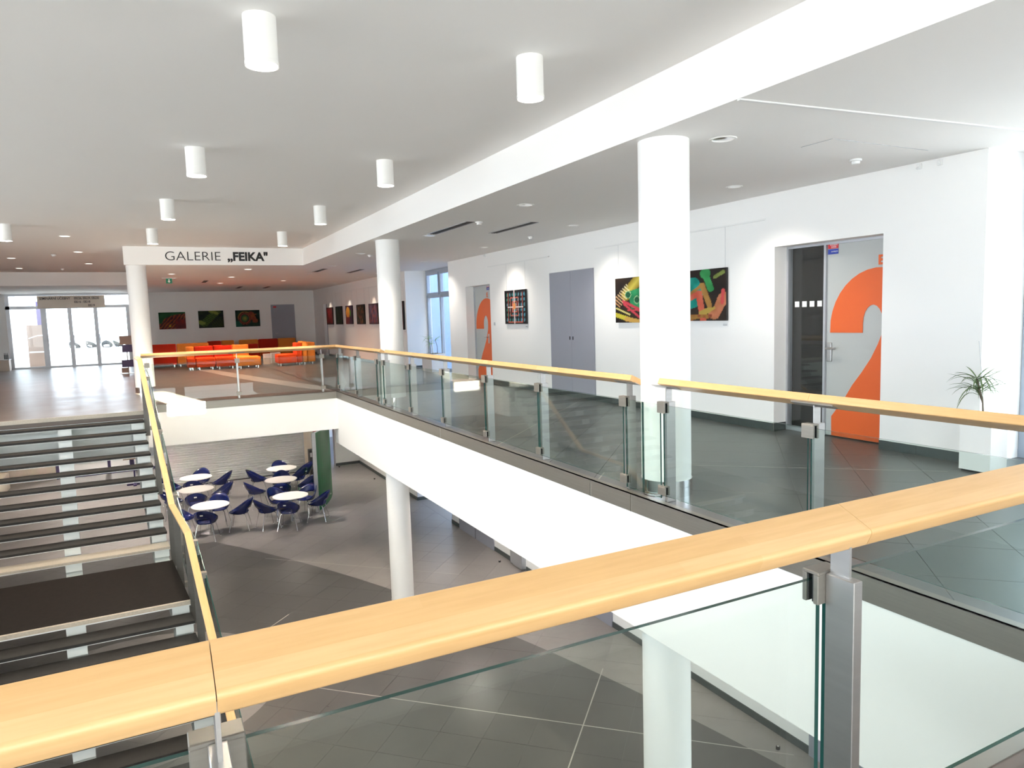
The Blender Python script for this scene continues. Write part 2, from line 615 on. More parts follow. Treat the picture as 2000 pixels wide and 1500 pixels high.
def strip(parent, a, b, z, wdt, m, name='expansion_joint'):
    a, b = Vector((*a, z)), Vector((*b, z))
    d = (b - a).normalized()
    n = Vector((-d.y, d.x, 0)) * wdt / 2
    up = Vector((0, 0, 0.0012))
    MB().prism([a - n, b - n, b + n, a + n], [a - n + up, b - n + up, b + n + up, a + n + up]).build(name, m, parent)


ca, sa = math.cos(A45), math.sin(A45)
OX, OY = 4.751, 7.576


def gridline(parent, fam, k, t0, t1, z):
    """line k of the tile grid: family 0 runs along (ca,sa), family 1 along (-sa,ca)"""
    if fam == 0:
        p = (OX - sa * k * 0.6, OY + ca * k * 0.6)
        strip(parent, (p[0] + ca * t0, p[1] + sa * t0), (p[0] + ca * t1, p[1] + sa * t1), z, 0.016, SEAM)
    else:
        p = (OX + ca * k * 0.6, OY + sa * k * 0.6)
        strip(parent, (p[0] - sa * t0, p[1] + ca * t0), (p[0] - sa * t1, p[1] + ca * t1), z, 0.016, SEAM)


gridline(floor_low, 0, 0, -4, 1.55, L)
gridline(floor_low, 1, 0, -2.6, 6.5, L)
gridline(floor_low, 0, 10, -2.5, 2.2, L)
gridline(floor_low, 1, 8, 3.6, 8.4, L)
strip(floor_gallery, (3.70, 7.75), (5.55, 9.55), 0, 0.014, SEAM)
strip(floor_gallery, (5.55, 9.55), (6.9, 10.85), 0, 0.012, SEAM)
strip(floor_gallery, (3.70, 5.55), (3.95, 5.80), 0, 0.014, SEAM)
strip(floor_gallery, (4.5, 5.9), (6.6, 4.0), 0, 0.010, SEAM)

# ---- steel edge channels and white slab edges -----------------------
t = struct('trim_1', MB().box(XE, XE + 0.012, 1.39, YF + 0.012, -0.157, 0.004).box(XE, XE + 0.07, 1.39, YF, -0.004, 0.004), STEEL, label='brushed steel edge channel along the right gallery')
for yy in (9.55, 5.62, 4.98):
    MB().box(XE - 0.003, XE + 0.002, yy - 0.004, yy + 0.004, -0.157, 0.003).build('joint_line', CHROME, t)
struct('trim_2', MB().box(-0.13, XE, YF, YF + 0.012, -0.157, 0.004).box(-0.13, XE, YF, YF + 0.07, -0.004, 0.004), STEEL, label='brushed steel edge channel below the far railing')
struct('trim_3', MB().box(-4.2, XE, YN - 0.012, YN, -0.157, 0.004).box(-4.2, XE, YN - 0.07, YN, -0.004, 0.004), STEEL, label='brushed steel edge channel below the front railing')
struct('trim_4', MB().box(XE + 0.004, XE + 0.36, 1.39, YF + 0.3, -1.2, -0.157), WHITE, label='deep white beam under the right gallery edge')
struct('trim_5', MB().box(-0.13, XE + 0.004, YF + 0.004, YF + 0.36, -0.85, -0.157), WHITE, label='white beam under the far gallery edge')
struct('trim_6', MB().box(-4.2, XE, YN - 0.36, YN - 0.004, -0.85, -0.157), WHITE, label='white beam under the near floor edge')
struct('trim_7', MB().box(-4.2, -0.13, 15.05, 15.4, -0.85, -0.01), STRING, label='pale painted beam at the head of the stairs')

# ---- ceilings -------------------------------------------------------
struct('ceiling', MB().box(-9.2, XE, -6.2, 18.75, 3.42, 3.6).box(-9.2, -0.375, 18.75, 27.8, 3.42, 3.6), CEIL, label='high white plaster ceiling over the stairwell')
ceil_r = struct('ceiling.001', MB().box(XE, 7.9, -6.2, 18.75, 3.0, 3.6), CEIL, label='lower white ceiling over the right gallery')
ceil_s = struct('ceiling.002', MB().box(-0.375, 7.9, 18.75, 34.4, 3.0, 3.6), CEIL, label='lower ceiling of the exhibition area with gallery lettering on its front edge')
struct('ceiling.003', MB().box(-9.2, -0.375, 27.8, 34.4, 2.985, 3.6), CEIL, label='dropped ceiling in front of the glass doors')
struct('ceiling.004', MB().box(XE + 0.36, 7.9, -6.2, 34.4, -0.85, -0.15).box(-9.2, XE + 0.36, YF + 0.36, 34.4, -0.85, -0.15).box(-9.2, -4.2, YN, YF + 0.36, -0.85, -0.15)
       .box(-9.2, XE + 0.36, -6.2, YN - 0.36, -0.85, -0.15).box(-4.2, -0.13, 15.4, YF + 0.36, -0.85, -0.15), CEIL, label='ceiling of the lower level')
text('gallery_lettering', 'GALERIE', 0.305, (0.475, 18.745, 3.105), FACE_S, BLACK, ceil_s, bold=-0.0035, sx=1.09)['label'] = 'thin black letters reading GALERIE'
text('gallery_name', '„FEIKA"', 0.285, (1.86, 18.745, 3.11), FACE_S, BLACK, ceil_s, bold=0.011, sx=1.0)['label'] = 'bold black letters reading FEIKA in quotation marks'
strip_m = MB().prism([(3.67, 3.69, 2.99), (7.08, 3.43, 2.99), (7.08, 3.46, 2.99), (3.67, 3.72, 2.99)], [(3.67, 3.69, 3.0), (7.08, 3.43, 3.0), (7.08, 3.46, 3.0), (3.67, 3.72, 3.0)])
strip_m.build('ceiling_strip', PLASTW, ceil_r, label='thin white strip crossing the ceiling')
MB().box(5.30, 6.6, 4.27, 4.275, 2.997, 3.0).box(5.30, 5.305, 4.27, 4.6, 2.997, 3.0).build('access_panel_joint', ALU, ceil_r)

# ---- right-hand wall, upper level -----------------------------------
D2a, D2b, D1a, D1b = 5.05, 6.535, 14.90, 16.30
wr = struct('wall_right', MB().box(XW, 7.42, 4.0, D2a, 0, 3.0).box(XW, 7.42, D2a, D2b, 2.335, 3.0).box(XW, 7.42, D2b, D1a, 0, 3.0).box(XW, 7.42, D1a, D1b, 2.30, 3.0)
            .box(XW, 7.42, D1b, 17.4, 0, 3.0).box(7.42, 7.9, 4.0, 17.4, 0, 3.0).box(XW, 7.9, 20.9, 31.6, 0, 3.0).box(XW, 7.9, 31.6, 32.3, 2.29, 3.0).box(XW, 7.9, 32.3, YB, 0, 3.0), WHITE,
            label='long white wall with orange numbered doors and paintings')
# the unlit room behind the door glass is a dark sheet: see door_2
struct('wall_back.002', MB().box(-9.2, -4.93, YB - 0.1, YB + 0.25, 0, 3.0), WHITE, label='white wall left of the glass doors')
struct('wall_back', MB().box(-0.6, 7.9, YB, YB + 0.25, 0, 3.0), WHITE, label='white end wall with three paintings and a grey door')
struct('wall_left', MB().box(-9.4, -9.2, -6.2, 34.4, 3.35, 3.6).box(-9.4, -9.2, -0.2, 0.0, 0, 3.35).box(-9.4, -9.2, 5.0, 5.2, 0, 3.35).box(-9.4, -9.2, 10, 10.2, 0, 3.35)
       .box(-9.4, -9.2, 15, 34.4, 0, 3.35).box(-9.4, -9.2, -6.2, 34.4, L, 0), WHITE, label='glazed outer wall on the left of the hall')
struct('wall_front', MB().box(-9.2, 7.9, -6.3, -6.1, 3.3, 3.6).box(-9.2, 7.9, -6.3, -6.1, -0.9, 0.0).box(-9.2, -9, -6.3, -6.1, L, 3.3).box(-3.6, -3.2, -6.3, -6.1, L, 3.3).box(1.0, 1.4, -6.3, -6.1, L, 3.3)
       .box(5.75, 6.1, -6.3, -6.1, L, 3.3).box(7.6, 7.9, -6.3, -6.1, L, 3.3), WHITE, label='glazed front wall behind the viewer')


def baseboard(name, y0, y1, jambs=()):
    root = struct(name, MB().box(XW - 0.006, XW - 0.001, y0, y1, 0, 0.10), SEAM)
    y = y0
    while y < y1 - 0.01:
        ye = min(y + 0.6, y1)
        MB().box(XW - 0.012, XW - 0.005, y + 0.002, ye - 0.002, 0.002, 0.098).build('tile', BASET, root)
        y = ye
    for (yj, s) in jambs:
        MB().box(XW - 0.012, XW + 0.20, yj - 0.006 if s < 0 else yj, yj if s < 0 else yj + 0.006, 0.002, 0.098).build('tile', BASET, root)
    return root


baseboard('baseboard_right', 4.02, D2a)
baseboard('baseboard_right.001', D2b, 10.60)
baseboard('baseboard_right.002', 10.60, D1a)
baseboard('baseboard_right.003', D1b, 17.4)
baseboard('baseboard_right.004', 20.9, 31.6)
struct('baseboard_right.005', MB().box(XW, XW + 0.22, D2b - 0.006, D2b + 0.001, 0, 0.1).box(XW + 0.1, 7.75, 20.885, 20.9, 0, 0.1), BASET)
struct('baseboard_back', MB().box(-0.6, 7.08, YB - 0.012, YB, 0, 0.1), BASET)


# ---- doors ----------------------------------------------------------
def two_outline(s_, y0):
    """fat figure 2 as (y, z) points on the door leaf; +y is to the left in the picture"""
    P = []
    for i in range(21):                       # outer arc, left tip over the top to the right
        a = PI + 0.02 - i * (PI + 0.25) / 20
        P.append((5.26 - 0.632 * math.cos(a), 1.30 + 0.695 * math.sin(a)))
    P[0] = (5.89, 1.258)
    P += [(4.79, 0.86), (5.02, 0.50), (4.62, 0.50), (4.62, 0.014), (5.856, 0.014), (5.859, 0.246), (5.664, 0.507), (5.577, 0.648), (5.46, 0.80), (5.34, 0.975), (5.258, 1.136), (5.212, 1.25)]
    for i in range(11):                       # counter of the bowl
        a = -0.1 + i * (PI + 0.1) / 10
        P.append((5.326 - 0.127 * math.cos(a), 1.37 + 0.21 * math.sin(a)))
    P.append((5.454, 1.26))
    return [(y0 + (y - 5.89) * s_, z) for y, z in P]


def numbered_door(n, x, ya, yb, ztop, lya, lyb, glass, ns, n0, handle_y, e_y, stick_y):
    d = struct('door_%d' % n, MB().box(x + 0.02, x + 0.06, lya, lyb, 0.012, ztop - 0.03), LEAF, label='pale grey door leaf with a huge orange figure 2')
    fr = MB().box(x - 0.01, x + 0.07, ya, yb, ztop - 0.03, ztop)
    fr.box(x - 0.01, x + 0.07, yb - 0.03, yb, 0, ztop - 0.03)
    if glass:
        fr.box(x - 0.01, x + 0.07, lyb, lyb + 0.03, 0, ztop - 0.03).box(x - 0.01, x + 0.07, lyb + 0.03, yb - 0.03, 0, 0.05)
    fr.build('door_frame', ALU, d)
    if glass:
        MB().box(x + 0.02, x + 0.03, lyb + 0.03, yb - 0.03, 0.05, ztop - 0.03).build('side_pane', PANE, d)
        MB().box(x + 0.10, x + 0.105, lyb - 0.02, yb, 0.0, ztop).build('room_shade_sheet', DARK, d)  # dark sheet, the shade of the unlit room put into its colour
        for k in range(4):
            yq = 6.385 - k * 0.113
            MB().box(x + 0.012, x + 0.019, yq - 0.033, yq + 0.033, 1.575, 1.645).build('square_sticker', PAPERW, d)
    pts = two_outline(ns, n0)
    bmv = MB()
    nP = len(pts)
    bmv.add([(x + 0.012, a, b) for a, b in pts] + [(x + 0.019, a, b) for a, b in pts],
            [tuple(range(nP)), tuple(reversed(range(nP, 2 * nP)))] + [(i, (i + 1) % nP, nP + (i + 1) % nP, nP + i) for i in range(nP)])
    # keep the figure on the leaf
    o = bmv.build('orange_numeral', ORANGE, d, label='huge orange figure 2')
    bm = bmesh.new()
    bm.from_mesh(o.data)
    for (co, no) in (((0, lya + 0.004, 0), (0, -1, 0)), ((0, lyb - 0.004, 0), (0, 1, 0))):
        bmesh.ops.bisect_plane(bm, geom=bm.verts[:] + bm.edges[:] + bm.faces[:], plane_co=co, plane_no=no, clear_outer=True)
    bm.to_mesh(o.data)
    bm.free()
    text('door_letter', 'E', 0.145, (x + 0.016, e_y, 2.027), FACE_W, ORANGE, d, bold=0.006)
    h = MB().box(x - 0.0, x + 0.02, handle_y - 0.032, handle_y + 0.032, 0.91, 1.14).build('handle_plate', STEELD, d, bevel=0.008)
    MB().tube([(x + 0.0, handle_y, 1.07), (x - 0.05, handle_y, 1.07), (x - 0.055, handle_y - 0.02 * (1 if glass else -1), 1.07), (x - 0.055, handle_y - 0.13 * (1 if glass else -1), 1.075)], 0.014, 8).build('lever', STEELD, h, smooth=True)
    MB().box(x + 0.014, x + 0.019, stick_y - 0.14, stick_y, 2.255, 2.315).build('red_sticker', REDP, d, label='red fire door sticker with white lettering')
    MB().box(x + 0.014, x + 0.019, stick_y - 0.14, stick_y, 2.19, 2.25).build('blue_sticker', BLUEP, d, label='blue sticker with white lettering')
    text('sticker_lettering', 'POŽÁRNÍ', 0.024, (x + 0.0125, stick_y - 0.03, 2.289), FACE_W, PAPERW, d, ext=0.0008)
    text('sticker_lettering', 'DVEŘE', 0.024, (x + 0.0125, stick_y - 0.045, 2.264), FACE_W, PAPERW, d, ext=0.0008)
    text('sticker_lettering', 'ZAVÍREJTE', 0.02, (x + 0.0125, stick_y - 0.045, 2.213), FACE_W, PAPERW, d, ext=0.0008)
    return d


numbered_door(2, 7.30, D2a, D2b, 2.335, D2a + 0.0, 5.945, True, 1.0, 5.89, 5.895, 5.275, 5.935)
numbered_door(1, 7.30, D1a, D1b, 2.30, D1a + 0.03, D1b - 0.03, False, 1.0, 16.24, 15.52, 15.60, 15.58)
d3 = struct('door_3', MB().box(XW - 0.004, XW - 0.001, 10.60, 12.16, 0.10, 2.37), ALU, label='slate grey double cupboard door set flush in the wall')
for i, (a, b) in enumerate(((10.615, 11.375), (11.379, 12.145))):
    lf = MB().box(XW - 0.014, XW - 0.003, a, b, 0.105, 2.36).build('cupboard_leaf', GREYD, d3)
    hy = 11.32 if i == 0 else 11.43
    MB().box(XW - 0.022, XW - 0.013, hy - 0.012, hy + 0.012, 1.085, 1.145).build('recessed_pull', BLACK, lf)
d4 = struct('door_4', MB().box(5.12, 6.17, YB - 0.03, YB - 0.001, 0.0, 2.36), GREYD, label='dark grey single door in the end wall beside the paintings')
MB().box(5.22, 5.36, YB - 0.036, YB - 0.029, 2.22, 2.29).build('red_sticker', REDP, d4)
MB().tube([(5.25, YB - 0.03, 1.05), (5.25, YB - 0.08, 1.05), (5.38, YB - 0.08, 1.05)], 0.012, 6).build('lever', STEELD, d4)
d5 = struct('door_5', MB().box(XW + 0.12, XW + 0.16, 31.6, 32.3, 0, 2.29), GREYD, label='dark grey door in the recess near the far corner')
MB().tube([(XW + 0.12, 31.7, 1.05), (XW + 0.07, 31.7, 1.05), (XW + 0.07, 31.83, 1.05)], 0.012, 6).build('lever', STEELD, d5)


# ---- windows of the right-hand side ---------------------------------
def facade_window(name, x, y0, y1, z0, z1, mullions, ztr, label):
    fr = MB()
    fr.box(x, x + 0.1, y0, y1, z0, z0 + 0.08).box(x, x + 0.1, y0, y1, z1 - 0.1, z1)
    for y in mullions:
        fr.box(x, x + 0.1, y - 0.045, y + 0.045, z0 + 0.08, z1 - 0.1)
    root = struct(name, fr, BLUEF, label=label)
    for a, b in zip(mullions[:-1], mullions[1:]):
        a2, b2 = a + 0.045, b - 0.045
        MB().box(x + 0.01, x + 0.09, a2, b2, ztr - 0.045, ztr + 0.045).build('transom', BLUEF, root)
        s = MB()
        for (za, zb) in ((z0 + 0.08, ztr - 0.045), (ztr + 0.045, z1 - 0.1)):
            MB().box(x + 0.045, x + 0.055, a2, b2, za, zb).build('pane', PANE, root)
        zb = z1 - 0.1
        MB().box(x - 0.02, x + 0.04, a2, a2 + 0.06, ztr + 0.045, zb).box(x - 0.02, x + 0.04, b2 - 0.06, b2, ztr + 0.045, zb).box(x - 0.02, x + 0.04, a2 + 0.06, b2 - 0.06, ztr + 0.045, ztr + 0.11) \
            .box(x - 0.02, x + 0.04, a2 + 0.06, b2 - 0.06, zb - 0.06, zb).build('casement', BLUEF, root)
    return root


facade_window('window_1', 7.75, 17.4, 20.9, 0, 3.0, (17.45, 18.6, 19.75, 20.85), 2.2, 'tall blue-grey framed window in the recess between the paintings and the orange door')
struct('wall_right.002', MB().box(7.75, 7.9, -6.1, 1.0, L, 3.0), WHITE, label='unseen white wall added right of the viewer to cut daylight')  # added to narrow the window and cut side light
facade_window('window_2', 7.75, 1.0, 4.0, 0, 3.0, (1.05, 2.5, 3.95), 2.2, 'bright tall window at the right edge beside the planter')
struct('wall_right.001', MB().box(6.8, 7.9, 4.0, 17.1, L, -0.85).box(6.8, 7.9, 19.8, 26.3, L, -0.85).box(5.9, 7.9, 26.3, 26.6, L, -0.85).box(7.75, 7.9, 17.1, 19.8, L, L + 0.3).box(7.75, 7.9, 17.1, 19.8, -1.0, -0.85)
       .box(7.75, 7.9, -6.2, 4.0, L, L + 0.3).box(7.75, 7.9, -6.2, 4.0, -1, -0.3), WHITE, label='white wall of the lower level below the gallery')
struct('baseboard_right.006', MB().box(6.785, 6.8, 4.0, 12.95, L, L + 0.1).box(6.785, 6.8, 13.55, 14.5, L, L + 0.1).box(6.785, 6.8, 16.6, 17.1, L, L + 0.1).box(6.785, 6.8, 19.8, 26.3, L, L + 0.1).box(5.9, 6.8, 26.285, 26.3, L, L + 0.1)
       .box(6.8, 7.75, 19.785, 19.8, L, L + 0.1), BASET, label='dark skirting along the lower wall')
d6 = struct('door_6', MB().box(6.77, 6.799, 14.52, 16.55, L, L + 2.3), GREYD, label='grey double door in the lower wall')
MB().box(6.765, 6.771, 15.53, 15.54, L, L + 2.3).build('meeting_joint', BLACK, d6)
d7 = struct('door_7', MB().box(6.77, 6.799, 4.5, 5.68, L, L + 2.3), GREYD, label='grey door in the lower wall seen through the front glass')
MB().box(6.755, 6.771, 5.38, 5.43, L + 0.95, L + 1.15).build('handle_plate', STEELD, d7)
d8 = struct('door_8', MB().box(6.77, 6.799, 9.8, 10.6, L, L + 2.3), GREYD, label='grey door in the lower wall below the front railing')
MB().box(6.755, 6.771, 9.86, 9.91, L + 0.95, L + 1.15).build('handle_plate', STEELD, d8)

# ---- left glazed entrance -------------------------------------------
yg = 34.2
gl = MB().box(-4.93, -0.6, yg, yg + 0.09, 2.90, 2.985).box(-4.93, -0.6, yg, yg + 0.09, 2.38, 2.50).box(-4.93, -4.80, yg, yg + 0.09, 0, 2.90).box(-4.80, -0.6, yg, yg + 0.09, 0, 0.07)
for xm, wd in ((-3.68, 0.19), (-2.78, 0.14), (-1.86, 0.14), (-0.68, 0.14)):
    gl.box(xm - wd / 2, xm + wd / 2, yg, yg + 0.09, 0.07, 2.38)
w3 = struct('window_3', gl, ALU, label='glazed aluminium door wall at the far left end of the hall')
xs = (-4.80, -3.755, -2.83, -1.91, -0.74)
xe = (-3.755, -2.83, -1.91, -0.74)
for a, b in ((-4.80, -3.775), (-3.585, -2.85), (-2.71, -1.93), (-1.79, -0.75)):
    MB().box(a, b, yg + 0.04, yg + 0.05, 0.07, 2.38).build('pane', PANE, w3)
MB().box(-4.80, -0.6, yg + 0.04, yg + 0.05, 2.50, 2.90).build('transom_pane', PANE, w3)
for xm in (-3.68, -2.78, -1.86):
    MB().tube([(xm + 0.09, yg - 0.05, 0.9), (xm + 0.09, yg - 0.05, 1.3)], 0.015, 6).build('door_pull', STEELD, w3)
sg = struct('trim_8', MB().box(-3.85, -1.49, yg - 0.03, yg - 0.005, 2.40, 2.895), BEIGE, label='pale sign board with room directions above the glass doors')
text('sign_lettering', 'SEMINÁRNÍ UČEBNY', 0.135, (-3.78, yg - 0.033, 2.745), FACE_S, BLACK, sg, bold=0.002, sx=0.86)
text('sign_lettering', 'EB226, EB229, EB230', 0.135, (-2.58, yg - 0.033, 2.745), FACE_S, BLACK, sg, bold=0.002, sx=0.76)
text('sign_lettering', 'EB216 - EB218', 0.125, (-2.58, yg - 0.033, 2.60), FACE_S, BLACK, sg, bold=0.002, sx=0.76)
text('sign_lettering', 'EB219', 0.125, (-2.10, yg - 0.033, 2.45), FACE_S, BLACK, sg, bold=0.002, sx=0.76)

# ---- lower level far end --------------------------------------------
struct('wall_back.001', MB().box(-9.2, -3.3, 30.0, 30.2, L, -0.85).box(4.72, 4.98, 25.9, 26.1, L, -0.85).box(0.06, 4.98, 26.0, 26.25, L + 2.6, -0.85).box(4.98, 5.06, 26.0, 26.6, L, -0.85), BEIGE,
       label='pale walls at the back of the lower level')
struct('wall_back.003', MB().box(-3.3, 7.9, 33.0, 33.2, L, -0.85), WHITE, label='white wall added behind the lower glazed doors to look bright')  # added wall, lit by an added lamp so the glazing looks bright
gz = MB()
for xm in (-3.25, -1.62, -0.9, 0.0):
    gz.box(xm - 0.05, xm + 0.05, 30.0, 30.1, L, -0.85)
gz.box(-3.3, 0.05, 30.0, 30.1, L, L + 0.08)
w4 = struct('window_4', gz, PURPLE, label='glazed doors at the back of the lower level')
for a, b in ((-3.2, -1.67), (-1.57, -0.95), (-0.85, -0.05)):
    MB().box(a, b, 30.04, 30.05, L + 0.08, -0.85).build('pane', PANE, w4)

# ---- outside --------------------------------------------------------
struct('floor.005', MB().box(-60, 80, -60, 90, L - 0.5, L - 0.2), TERR, label='unseen ground outside, kept pale to bounce daylight')  # unseen ground, pale and warm to bounce daylight indoors
struct('floor.006', MB().box(-12, 8, 34.45, 62, -0.3, -0.02), TERR, label='sunlit terrace beyond the glass doors')

t = thing('window_dimmer', 'dark blue wall added outside to dim the recess window', 'window_dimmer', (13, 34, L - 0.2))  # added outside wall, dark blue so the recess window stays dim
MB().box(12.0, 14.0, 9.0, 60.0, L - 0.2, 9.0).build('wall', mat('blue_dimmer_paint', (0.06, 0.13, 0.27), 0.6, noise=(1, 0.1, (1, 1, 1))), t)
MB().box(11.95, 14.05, 8.95, 60.05, 9.0, 9.2).build('dimmer_cap', ALU, t)

# ================================================================== COLUMNS
CP = [(3.965, 4.86), (4.0, 12.70), (-0.135, 19.05)]
cl = ['white round column standing beside the nearest railing gap', 'white round column on the gallery edge beyond the grey cupboard door', 'white round column under the left end of the gallery lettering']
for (x, y), lb in zip(CP, cl):
    t = thing('column', lb, 'column', (x, y, 0), 'white round columns of the upper floor')
    MB().cyl(x, y, 0.14, 3.0, 0.213, 48).build('shaft', COLW, t, smooth=True)
    MB().cyl(x, y, 0.0, 0.14, 0.222, 48).build('base_ring', CHROME, t, smooth=True)
for (x, y), lb in zip(CP[:2], ['white round column of the lower level nearest the front railing', 'white round column of the lower level in the middle of the floor']):
    t = thing('column', lb, 'column', (x - 0.02, y, L), 'white round columns of the lower level')
    MB().cyl(x - 0.02, y, L + 0.1, -1.2 if x > XE else -0.85, 0.213, 48).build('shaft', COLW, t, smooth=True)
    MB().cyl(x - 0.02, y, L, L + 0.1, 0.222, 48).build('base_ring', CHROME, t, smooth=True)

# ================================================================== BALUSTRADES
RW = 0.121                                   # handrail plank


TILT = math.radians(25)


def plank(n, up, wd=0.124, th=0.052, tilt=TILT):
    """cross-section of the handrail plank: outer top corner at the origin, tilted down towards the user, rounded user edge"""
    u = n * math.cos(tilt) - up * math.sin(tilt)
    v = -n * math.sin(tilt) - up * math.cos(tilt)
    r, c = 0.013, 0.003
    P = [(c, 0)]
    for i in range(6):
        a = PI / 2 - i * PI / 10
        P.append((wd - r + r * math.cos(a), r - r * math.sin(a)))
    for i in range(4):
        a = -i * PI / 6
        P.append((wd - 0.008 + 0.008 * math.cos(a), th - 0.008 - 0.008 * math.sin(a)))
    P += [(c, th), (0, th - c), (0, c)]
    return u, [u * p + v * q for p, q in P]


def rail_piece(p0, p1, n, parent, e0=0.0, e1=0.0):
    p0, p1 = Vector(p0), Vector(p1)
    d = (p1 - p0).normalized()
    n = Vector(n)
    up = d.cross(n)
    if up.z < 0:
        up = -up
    n2, pr = plank(n, up)
    a = [p0 + d * (0.0008 + e0 * (q.dot(n))) + q for q in pr]
    b = [p1 - d * (0.0008 - e1 * (q.dot(n))) + q for q in pr]
    fr = Matrix.Identity(4)
    ax = d
    ay = n2
    az = ax.cross(ay)
    for i in range(3):
        fr[i][0], fr[i][1], fr[i][2], fr[i][3] = ax[i], ay[i], az[i], p0[i]
    MB().prism(a, b).build('handrail', WOOD, parent, smooth=True, frame=fr)


def post(p, d, n, parent, zt=0.862, saddle=True, hz=1.04, top=True):
    """flat bar across the run; p = point on the line of the outer top edge, at floor level"""
    p, d, n = Vector(p), Vector(d), Vector(n)
    z = Vector((0, 0, 1))
    c = p + n * 0.075
    MB().obox(c + z * (zt / 2), n, d, z, 0.045, 0.017, zt / 2).build('post', STEELD, parent, bevel=0.002, seg=1)
    po = bpy.data.objects[parent_last(parent)]
    MB().obox(p + n * 0.065 + z * ((zt + hz - 0.075) / 2), n, d, z, 0.030, 0.004, (hz - 0.075 - zt) / 2 + 0.004).build('blade', STEELD, po)
    if saddle:
        u2 = (n * math.cos(TILT) - z * math.sin(TILT)).normalized()
        w2 = u2.cross(d)
        if w2.z < 0:
            w2 = -w2
        q = p + z * hz + u2 * 0.062 - w2 * 0.056
        MB().obox(q, u2, d, w2, 0.026, 0.16, 0.003).build('saddle_plate', STEELD, po)
    for (zc, hh) in ((zt - 0.045, 0.042), (0.10, 0.034)):
        mb = MB()
        mb.obox(p - n * 0.016 + z * zc, n, d, z, 0.007, 0.047, hh).obox(p + n * 0.022 + z * zc, n, d, z, 0.0085, 0.047, hh)
        mb.obox(p + n * 0.004 + z * (zc + hh + 0.004), n, d, z, 0.0265, 0.047, 0.005)
        mb.build('glass_clamp', STEEL, po, bevel=0.002, seg=1)
        MB().obox(p - n * 0.0065 + z * zc, n, d, z, 0.0025, 0.043, hh - 0.004).obox(p + n * 0.0105 + z * zc, n, d, z, 0.0030, 0.043, hh - 0.004).build('gasket', RUBBER, po)


_last = {}


def parent_last(parent):
    best = None
    for o in bpy.data.objects:
        if o.parent == parent and o.name.split('.')[0] == 'post':
            k = int(o.name.split('.')[1]) if '.' in o.name else 0
            if best is None or k > best[0]:
                best = (k, o.name)
    return best[1]


def pane(p0, p1, n, parent, z0=0.06, z1=0.838):
    """glass sheet 10 mm; faces clear, edges dark green"""
    p0, p1, n = Vector(p0), Vector(p1), Vector(n)
    z = Vector((0, 0, 1))
    o = n * 0.002
    t_ = 0.0065
    a, b = p0 + o, p1 + o
    vs = [a - n * t_ + z * (p0.z * 0 + z0), b - n * t_ + z * z0, b + n * t_ + z * z0, a + n * t_ + z * z0]
    vs += [v + z * (z1 - z0) for v in vs]
    mb = MB()
    mb.add(vs, [(0, 1, 5, 4), (2, 3, 7, 6)], 0)
    mb.add(vs, [(0, 3, 2, 1), (4, 5, 6, 7), (1, 2, 6, 5), (3, 0, 4, 7)], 1)
    mb.v = vs
    mb.f = [(0, 1, 5, 4), (2, 3, 7, 6), (0, 3, 2, 1), (4, 5, 6, 7), (1, 2, 6, 5), (3, 0, 4, 7)]
    mb.m = [0, 0, 1, 1, 1, 1]
    mb.build('glass_panel', [GLASS, GEDGE], parent)


XO = XE + 0.055        # outer rail line of the gallery
YO = YN - 0.053        # outer rail line of the front run
YFO = YF + 0.055       # outer rail line of the far run
HZ = 1.04

# front run (n = -y)
fb = thing('balustrade', 'nearest glass balustrade with a broad pale beech handrail across the foreground', 'balustrade', (1.0, YO, 0), 'glass balustrades around the stairwell')
fx = [-3.095, -1.52, 0.058, 1.634, 3.20]
edges = [-4.15] + fx[0:3] + [1.70] + [XO + 0.0]
for a, b in zip(edges[:-1], edges[1:]):
    last = b == edges[-1]
    rail_piece((a, YO, HZ), (b, YO, HZ), (0, -1, 0), fb, e1=1.0 if last else 0)
for x in fx:
    post((x, YO, 0), (1, 0, 0), (0, -1, 0), fb)
for a, b in zip([-4.15] + fx, fx + [XO]):
    pane((a + 0.013, YO, 0), (b - 0.013, YO, 0), (0, -1, 0), fb, 0.06, 0.842)

